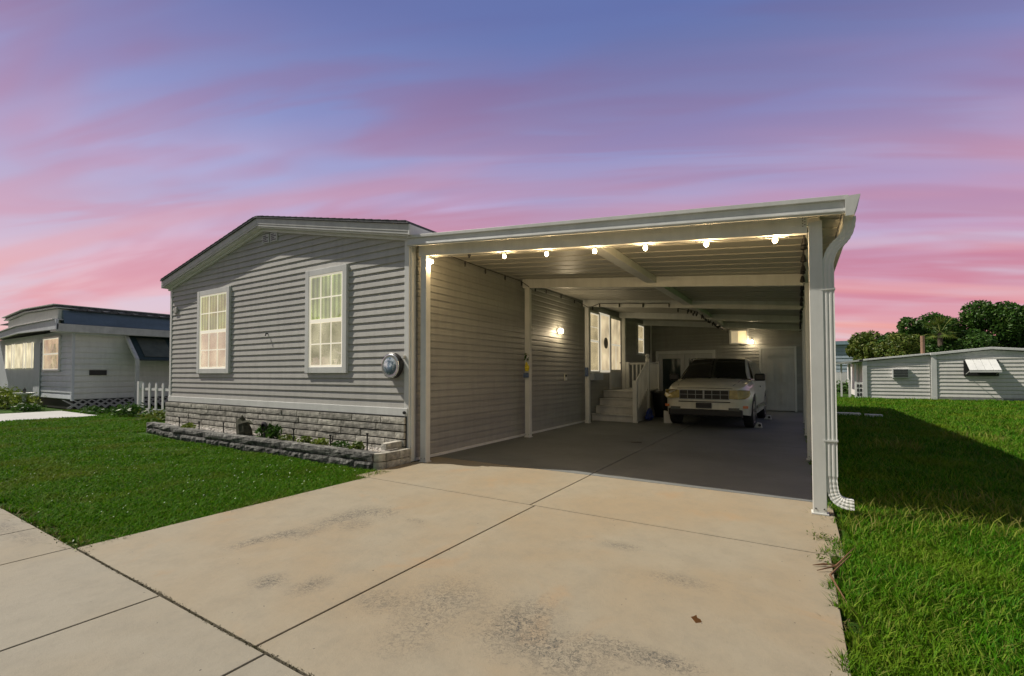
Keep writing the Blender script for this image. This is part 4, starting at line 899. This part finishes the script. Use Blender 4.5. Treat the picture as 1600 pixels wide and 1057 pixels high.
# eaves: white gutter band, blue sloped band, stepped cornice
B((XR-.3, .35, 2.60), (XR+.35, 15.2, 2.86)).obj('eave_band', M_TRIMD, NL, .01)
bl = MB(); bl.prism([(XR+.30, 2.87), (XR+.12, 3.33), (XR-.1, 3.33), (XR-.1, 2.87)], 1, .55, 15.2); bl.obj('blue_roof_band', mat('blue_metal', (.10, .15, .205), .5, .15, 1.5, aniso=(1, .5, 2)), NL, .01)
for i in range(26):
    y = .7+i*.42; MB().prism([(y, 3.335), (y+.42, 3.335), (y+.48, 3.44), (y+.42, 3.46)], 0, -25, XR+.22).obj('roof_rib', M_ROOF, NL)
def bandpoly(top, bot, y0, y1, nm, m):
    MB().prism(top+bot[::-1], 1, y0, y1).obj(nm, m, NL, .006)
bandpoly([(-25.6, 2.72), (-20.3, 2.98), (-15.95, 2.98)], [(-25.6, 2.55), (-20.3, 2.72), (-15.95, 2.66)], .33, .40, 'front_fascia', NLb)
bandpoly([(-25.6, 2.77), (-20.3, 3.03), (-16.1, 3.02)], [(-25.6, 2.725), (-20.3, 2.985), (-16.1, 2.985)], .28, 12, 'porch_roof', M_TRIMD)
bandpoly([(-22.1, 3.30), (-19.6, 3.44), (-16.25, 3.36)], [(-22.1, 2.95), (-19.6, 3.04), (-16.25, 3.03)], .45, 12, 'upper_front', NLc)
for a, b, yy in ((.0, .035, .36), (.05, .085, .40), (.10, .13, .30)):
    bandpoly([(-22.3, 3.32+b), (-19.6, 3.46+b), (-16.15, 3.38+b)], [(-22.3, 3.32+a), (-19.6, 3.46+a), (-16.15, 3.38+a)], yy, 12, 'cornice', M_TRIMD if a != .05 else M_ROOF)
# lit windows, door, porch rail on the front
fnN = lambda o_, t, z: (t, .84-o_, z)
window(NL, -19.3, -17.45, 1.30, 2.56, .07, fnN, emis('neighbour_blind', (1, .82, .5), .55, (.4, .38, .3), 14, 2), M_GLASSS, cols=1, rows_=(1, 1))
pw = MB(); pw.box((-24.1, .80, 1.45), (-20.5, .84, 2.42)); pw = pw.obj('porch_window', emis('neighbour_lit', (1, .86, .55), .75, (.5, .5, .4), 1.6, 0), NL)
for x in (-24.15, -23.2, -22.9, -21.6, -21.3, -20.5): B((x, .77, 1.43), (x+.07, .798, 2.44)).obj('mullion', M_SASH, pw)
B((-20.35, .80, .4), (-19.6, .83, 2.4)).obj('front_door', NLb, NL); 
for x in (-24.9, -20.45, -22.6): B((x, -.9, -.03), (x+.10, -.82, 2.6 if x < -24 else 1.25)).obj('porch_post', NLb, NL)
for zz in (.35, 1.15): B((-24.9, -.89, zz), (-20.4, -.84, zz+.05)).obj('porch_rail', NLb, NL)
for i in range(26): B((-24.75+i*.17, -.88, .37), (-24.70+i*.17, -.85, 1.16)).obj('baluster', NLb, NL)
tag(B((XR+.02, 1.28, 1.16), (XR+.05, 1.75, 1.34)).obj('name_plaque', M_BLACK, None, .005), 'black rectangular plaque on the neighbour side wall', 'plaque')
# awning + post
t = thing('window_awning', 'dark green sloping awning with two smoky panels and a white support on the neighbour wall', 'awning', (XR, 3.5, 2))
M_AWN = mat('awning_dark', (.012, .03, .03), .5, .2, 5); M_AWNP = mat('awning_panel', (.075, .085, .065), .35, .25, 3)
MB().prism([(XR+.02, 2.62), (XR+1.02, 1.72), (XR+1.02, 1.68), (XR+.02, 2.57)], 1, 2.35, 6.2).obj('sheet', M_AWN, t)
for a, b in ((2.55, 3.45), (3.6, 4.5), (4.65, 5.6)): MB().prism([(XR+.14, 2.52), (XR+.92, 1.825), (XR+.92, 1.815), (XR+.14, 2.51)], 1, a, b).obj('panel', M_AWNP, t).location.z += .012
MB().prism([(XR+.02, 2.66), (XR+1.04, 1.74), (XR+1.04, 1.62), (XR+.02, 2.50)], 1, 2.25, 2.345).obj('side_bracket', M_TRIMD, t)
B((XR+.98, 2.24, .0), (XR+1.07, 2.34, 1.70)).obj('post', M_TRIMD, t)
# picket fence between the houses
t = thing('picket_fence', 'short white picket fence between the neighbour awning and the grey house', 'fence', (-11, 1.35, 0))
for i in range(12):
    x = -12.1+i*.43; MB().prism([(x, .06), (x+.11, .06), (x+.11, .89), (x+.055, .95), (x, .89)], 1, 1.30, 1.32).obj('picket', M_TRIM, t)
for zz in (.12, .72): B((-12.3, 1.3205, zz), (-7.1, 1.35, zz+.07)).obj('rail', M_TRIM, t)
B((-12.38, 1.28, 0), (-12.27, 1.38, .98)).obj('post', M_TRIM, t)
# garden by the neighbour: shrubs, stone edging, bird bath
def shrub(name, cx_, cy_, r, n, size, m, label, seed, group=None):
    t = thing(name, label, 'shrub', (cx_, cy_, 0), group); q = np.random.default_rng(seed)
    k = 6; cs = np.stack([cx_+q.uniform(-.6, .6, k)*r[0], cy_+q.uniform(-.6, .6, k)*r[1], q.uniform(.3, .75, k)*r[2]], 1)
    P_ = cs[q.integers(0, k, n)]+q.normal(size=(n, 3))*np.array([r[0]*.28, r[1]*.28, r[2]*.22]); P_[:, 2] = np.abs(P_[:, 2])
    o = leafquads('foliage', P_, size, m, t, q); o.matrix_parent_inverse = Matrix.Translation(t.location).inverted()
    MB().tube([(cx_, cy_, -.03), (cx_, cy_, r[2]*.5)], .02, 6).obj('stem', M_BARK, t)
shrub('shrub', -19.6, -.1, (1.9, .6, .62), 4500, .05, M_LEAFY, 'sprawling yellow-green shrub in the bed before the neighbour porch', 51)
shrub('shrub', -21.8, -.9, (1.0, .8, .6), 1800, .05, M_LEAFY, 'yellow-green shrub at the far left edge of the neighbour bed', 52)
shrub('shrub', -17.1, -.1, (.6, .4, .22), 350, .06, M_LEAF, 'low dark green plant at the neighbour house corner', 53)
shrub('shrub', -13.9, .75, (1.0, .25, .16), 420, .06, M_LEAF, 'low dark ground plants at the lattice end of the neighbour wall', 54)
shrub('shrub', -9.2, .9, (1.5, .5, .22), 500, .06, M_LEAFO, 'low yellowish weeds below the white picket fence', 55)
shrub('shrub', -12.0, .95, (.9, .35, .3), 500, .06, M_LEAF, 'low green weeds at the left post of the picket fence', 56)
t = thing('stone_edging', 'low curved grey stone edging of the neighbour flower bed', 'edging', (-18.5, -1, 0))
for i in range(14):
    a = i/13; x = -20.9+4.4*a; y = -.95-.35*math.sin(a*3.1); stone(STD[i % 6], t, (x, y, -.02), .31, .18, .13, -.1+.25*a)
t = thing('bird_bath', 'small white pedestal bird bath before the neighbour wall', 'bird bath', (-18.1, .1, 0))
MB().lathe([(.16, 0), (.14, .06), (.06, .1), (.05, .4), (.08, .45)], (-18.1, .1, 0), 16).obj('pedestal', M_TRIM, t); MB().lathe([(.08, .45), (.26, .52), (.28, .57), (.25, .57), (.1, .50)], (-18.1, .1, 0), 18).obj('basin', M_TRIM, t)
MB().tube([(-18.1, .1, .5), (-18.1, .1, .66), (-18.05, .1, .74)], [.03, .05, .01], 8).obj('bird_figure', M_BLACK, t)
# ================================================================ right neighbour
M_NR = mat('right_siding', (.68, .67, .63), .6, .06, 1.5)
NR = thing('neighbour_house', 'low white-grey clapboard home across the lawn right of the carport', 'house', (10, 25, 0)); NLcur = NR
MB().prism([(7.06, 0), (9.55, 0), (9.55, 1.96), (7.06, 1.70)], 1, 22.02, 30).obj('left_wall', M_NR, NR)
MB().prism([(9.45, 0), (20, 0), (20, 1.45), (14.0, 1.86), (11.3, 2.12), (9.45, 1.92)], 1, 21.98, 32).obj('right_wall', M_NR, NR)
rows_join(.05, 1.70, .16, lambda o_, t, z: (t, 22.02-o_, z), 7.10, 9.38, M_NR)
mb = rows_join(.16, 1.90, .16, lambda o_, t, z: (t, 21.98-o_, z), 9.62, 19.9, M_NR)
B((9.42, 21.93, .0), (9.60, 21.99, 1.94)).obj('corner_trim', M_TRIM, NR); B((7.04, 21.95, 0), (7.20, 22.02, 1.72)).obj('corner_trim', M_TRIM, NR)
B((9.62, 21.94, -.02), (19.9, 21.975, .12)).obj('base_band', mat('grey_base', (.25, .25, .25), .8), NR)
MB().prism([(6.9, 1.72), (9.5, 1.98), (9.5, 2.06), (6.9, 1.80)], 1, 21.90, 30.2).obj('roof', M_TRIM, NR, .01)
MB().prism([(9.4, 1.94), (11.3, 2.15), (14.2, 1.88), (20.2, 1.45), (20.2, 1.55), (14.2, 1.98), (11.3, 2.25), (9.4, 2.05)], 1, 21.88, 32.2).obj('roof', M_TRIM, NR, .01)
w_ = B((8.10, 21.90, .96), (8.68, 22.0, 1.37)).obj('window', M_TRIM, NR)
for k in range(3): B((8.14, 21.885, 1.00+k*.12), (8.64, 21.899, 1.10+k*.12)).obj('louvre_pane', mat('louvre_glass', (.05, .055, .055), .2) if k == 0 else bpy.data.materials['louvre_glass'], w_)
MB().prism([(10.45, 21.9), (11.5, 21.9), (11.5, 21.96), (10.45, 21.96)], 2, 1.05, 1.70).obj('window', M_DARK, NR)
aw = thing('window_awning', 'white ribbed metal window awning on the right neighbour wall', 'awning', (11, 21.6, 1.5))
for i in range(4): MB().prism([(21.93, 1.74), (21.33, 1.30), (21.33, 1.27), (21.93, 1.70)], 0, 10.5+i*.235, 10.5+i*.235+.225).obj('slat', M_TRIM, aw)
for x in (10.52, 11.42): MB().tube([(x, 21.35, 1.28), (x, 21.93, 1.12)], .014, 5).obj('brace', M_TRIMD, aw)
B((10.5, 21.33, 1.20), (11.44, 21.35, 1.28)).obj('valance', M_TRIM, aw)
# porch at the left end
for i, (x, y) in enumerate(((6.05, 24.5), (6.3, 23.4), (6.55, 22.5), (6.75, 22.1), (6.72, 24.4), (6.95, 23.0))): B((x, y, 0), (x+.07, y+.07, 1.62)).obj('porch_post', M_TRIM, NR)
MB().prism([(6.0, 1.60), (7.06, 1.74), (7.06, 1.82), (6.0, 1.66)], 1, 21.9, 27).obj('porch_roof', M_TRIMD, NR)
B((6.80, 22.06, .05), (7.04, 22.09, .75)).obj('porch_lattice', M_TRIM, NR)
for k in range(3): 
    for j in range(2): B((6.83+j*.11, 22.05, .12+k*.2), (6.90+j*.11, 22.059, .26+k*.2)).obj('lattice_hole', M_DARK, NR)
# vent posts
tag(MB().tube([(9.32, 22.9, 1.9), (9.32, 22.9, 2.86)], .075, 10).obj('chimney_pipe', mat('rust_brown', (.22, .13, .08), .7, .2, 8), NR), None, None)
# fence, hedge and pale blue building beyond
t = thing('board_fence', 'white board fence behind the neighbour porch', 'fence', (7, 31, 0))
for i in range(24): B((4.5+i*.2, 31, -.03), (4.69+i*.2, 31.03, 1.22)).obj('board', M_TRIM, t)
shrub('hedge', 7.0, 28.6, (1.3, .6, .7), 1500, .1, M_LEAF, 'clipped dark green hedge before the white board fence', 61)
bb = thing('far_building', 'pale blue building with horizontal siding far beyond the carport', 'building', (8, 52, 0)); NLcur = bb
B((2, 52, 0), (13, 60, 4.0)).obj('wall', mat('pale_blue', (.38, .46, .52), .7), bb); B((1.8, 51.7, 4.0), (13.3, 60, 4.35)).obj('roof', mat('blue_roof', (.25, .36, .42), .6), bb)
rows_join(.2, 3.9, .35, lambda o_, t, z: (t, 52-o_, z), 2, 13, bpy.data.materials['pale_blue'], lip=.05)
# white plank lying in the shaded grass
tag(B((5.35, 11.0, .02), (5.95, 11.16, .10)).obj('white_plank', M_TRIM, None, .01), 'thin white plank lying in the shaded grass right of the carport, longer piece', 'plank')
tag(B((6.02, 10.85, .02), (6.4, 11.0, .09)).obj('white_plank', M_TRIM, None, .01), 'short white plank end lying in the shaded grass beside the longer one', 'plank')
# ================================================================ trees
def tree(x, y, h, rx, rz, n, size, m, label, seed, group, lobes=12, tr=.16, bottom=.35):
    n = int(n*3.2); size *= .72
    t = thing('broadleaf_tree', label, 'tree', (x, y, 0), group); q = np.random.default_rng(seed)
    cz = h-rz; cs = []
    for i in range(lobes):
        a = q.uniform(0, 6.28); r_ = q.uniform(.1, .75); cs.append((x+math.cos(a)*rx*r_, y+math.sin(a)*rx*r_, cz+q.uniform(-.65, .62)*rz*(1.15-r_*.5)))
    cs = np.array(cs); idx = q.integers(0, lobes, n); d = q.normal(size=(n, 3)); d /= np.linalg.norm(d, axis=1)[:, None]
    rad = (q.uniform(.45, 1.05, n)**.6)[:, None]; P_ = cs[idx]+d*rad*np.array([rx*.42, rx*.42, rz*.42])*q.uniform(.8, 1.2, lobes)[idx][:, None]
    o = leafquads('crown', P_, size, m, t, q); o.matrix_parent_inverse = Matrix.Translation(t.location).inverted()
    mb = MB().tube([(x, y, -.05), (x+.05, y, h*.3), (x, y, h*.55)], [tr, tr*.8, tr*.5], 8)
    for k in range(5): p = cs[k]; mb.tube([(x, y, h*.32+k*.1), tuple((np.array((x, y, h*.4))+p)/2+np.array((0, 0, .1))), tuple(p)], [tr*.5, tr*.3, tr*.12], 6)
    o = mb.obj('trunk', M_BARK, t)
TG = 'trees beyond the right neighbour'
tree(12.4, 38.5, 5.3, 1.8, 1.9, 3600, .17, M_LEAF, 'mid-height green tree behind the fan palm', 79, TG)
tree(8.9, 38, 4.35, 1.6, 1.5, 3600, .17, M_LEAFO, 'lowest olive-tinged tree at the left end of the tree line', 71, TG)
tree(11.0, 37.5, 5.1, 1.7, 1.8, 4200, .17, M_LEAF, 'rounded tree second from the left in the tree line', 72, TG)
tree(10.2, 33.5, 3.9, 1.3, 1.3, 2600, .15, M_LEAFO, 'sunlit yellow-green tree standing before the left part of the tree line', 78, TG)
tree(14.6, 38, 5.9, 2.1, 2.2, 5200, .18, M_LEAF, 'tallest dark green tree in the middle of the tree line', 73, TG)
tree(17.0, 38, 5.7, 1.9, 2.1, 4600, .18, M_LEAF, 'dark green tree right of the tallest one, behind the awning', 74, TG)
tree(19.2, 37, 4.7, 1.5, 1.6, 3400, .15, M_LEAF, 'fine-leaved greyish tree at the right edge of the photo', 75, TG)
tree(13.3, 35, 4.1, 1.6, 1.4, 3000, .16, M_LEAF, 'low dark tree in front of the tallest one', 76, TG)
def palm(x, y, h, seed, label):
    t = thing('palm_tree', label, 'palm tree', (x, y, 0)); r = random.Random(seed)
    MB().tube([(x, y, 0), (x, y, h*.6), (x, y, h)], [.16, .14, .13], 9).obj('trunk', M_BARK, t)
    mb = MB()
    for i in range(26):
        a = r.uniform(0, 6.28); e = r.uniform(-.5, 1.3); d = Vector((math.cos(a)*math.cos(e), math.sin(a)*math.cos(e), math.sin(e))); sd = d.cross(Vector((0, 0, 1))).normalized(); c0 = Vector((x, y, h))+d*.6
        for j in range(15):
            b_ = (j-7)/7*1.25; dd = (d*math.cos(b_)+sd*math.sin(b_)); tip = c0+dd*.75+Vector((0, 0, -.15)); w_ = dd.cross(Vector((0, 0, 1))).normalized()*.03
            mb.quad(c0-w_, c0+w_, tip)
        mb.tube([Vector((x, y, h)), c0], .015, 4, False)
    me = bpy.data.meshes.new('fronds'); me.from_pydata(mb.v, [], mb.f); me.materials.append(M_LEAFO); link('fronds', me, t)
palm(12.2, 34.5, 3.7, 5, 'fan palm with olive fronds rising over the neighbour roof beside the brown pipe')
# trees across the street (they show in the front windows' reflections)
for i, (x, y, h, rx) in enumerate(((-13, -19, 6.5, 3.2), (-20, -22, 7.5, 3.6), (-7.5, -22, 6, 3.0), (0, -24, 7, 3.4), (-28, -20, 6.5, 3.4))):
    tree(x, y, h, rx, h*.36, 1600, .34, M_LEAFY if i % 2 == 0 else M_LEAFO, ('shorter yellow-green broad tree across the street', 'tall olive broad tree across the street', 'lowest yellow-green tree across the street', 'olive tree across the street opposite the house corner', 'farthest yellow-green tree across the street at the left')[i], 90+i, 'trees across the street', tr=.22)
# ================================================================ bits on the concrete
t = tag(MB().prism([(0, 0), (.012, .010), (.022, .022), (.030, .012), (.046, .014), (.058, .0), (.040, -.006), (.030, -.014), (.018, -.008)], 2, .004, .007).obj('dead_leaf', mat('dry_leaf', (.22, .09, .02), .8), None), 'small curled brown leaf on the driveway', 'leaf'); t.location = (4.06, -2.28, .0); t.rotation_euler = (.9, .5, .4); t.location.z = .02
t = thing('dry_frond', 'dry reddish-brown palm strands on the driveway edge at the grass', 'dry frond', (4.72, -1.2, 0))
for i, (a, b, c_) in enumerate((((4.60, -1.30, .01), (4.70, -1.22, .03), (4.80, -1.05, .10)), ((4.72, -1.7, .01), (4.66, -1.45, .05), (4.78, -1.15, .09)), ((4.58, -1.22, .01), (4.64, -1.18, .015), (4.70, -1.17, .02)))): MB().tube([a, b, c_], [.002, .007, .002], 5).obj('strand', mat('dry_red', (.13, .065, .03), .8) if i == 0 else bpy.data.materials['dry_red'], t)
def edgeweeds():
    q = np.random.default_rng(5); P_ = []
    for (x, y, n, sx, sy) in ((4.66, -.62, 90, .05, .04), (4.66, -1.1, 60, .04, .05), (.18, -3.46, 50, .1, .03), (-.45, -3.50, 40, .12, .02), (-.05, -3.50, 30, .12, .02)):
        P_.append(np.stack([q.normal(x, sx, n), q.normal(y, sy, n), q.uniform(.005, .04, n)], 1))
    t_ = leafquads('edge_weeds', np.concatenate(P_), .011, M_LEAFO, None, q); tag(t_, 'small weeds and dry clippings creeping over the concrete edges', 'weeds', kind='stuff')
edgeweeds()

def moss():
    q = np.random.default_rng(9); n = 2000; x = q.uniform(.3, 4.6, n); y = -3.5+q.normal(0, .005, n)+.008*np.sin(x*5); P_ = np.stack([x, y, q.uniform(-.004, .004, n)], 1)
    P2 = np.stack([q.uniform(-8, 4.6, 1500), -3.5+q.normal(0, .005, 1500), q.uniform(-.006, .002, 1500)], 1)
    o = leafquads('joint_moss', np.concatenate([P_, P2]), .0042, island('moss', [(.05, .05, .02), (.09, .085, .035), (.035, .03, .02)], .9, 0.), None, q); tag(o, 'dry moss growing in the joint between the driveway and the sidewalk', 'moss', kind='stuff')
moss()
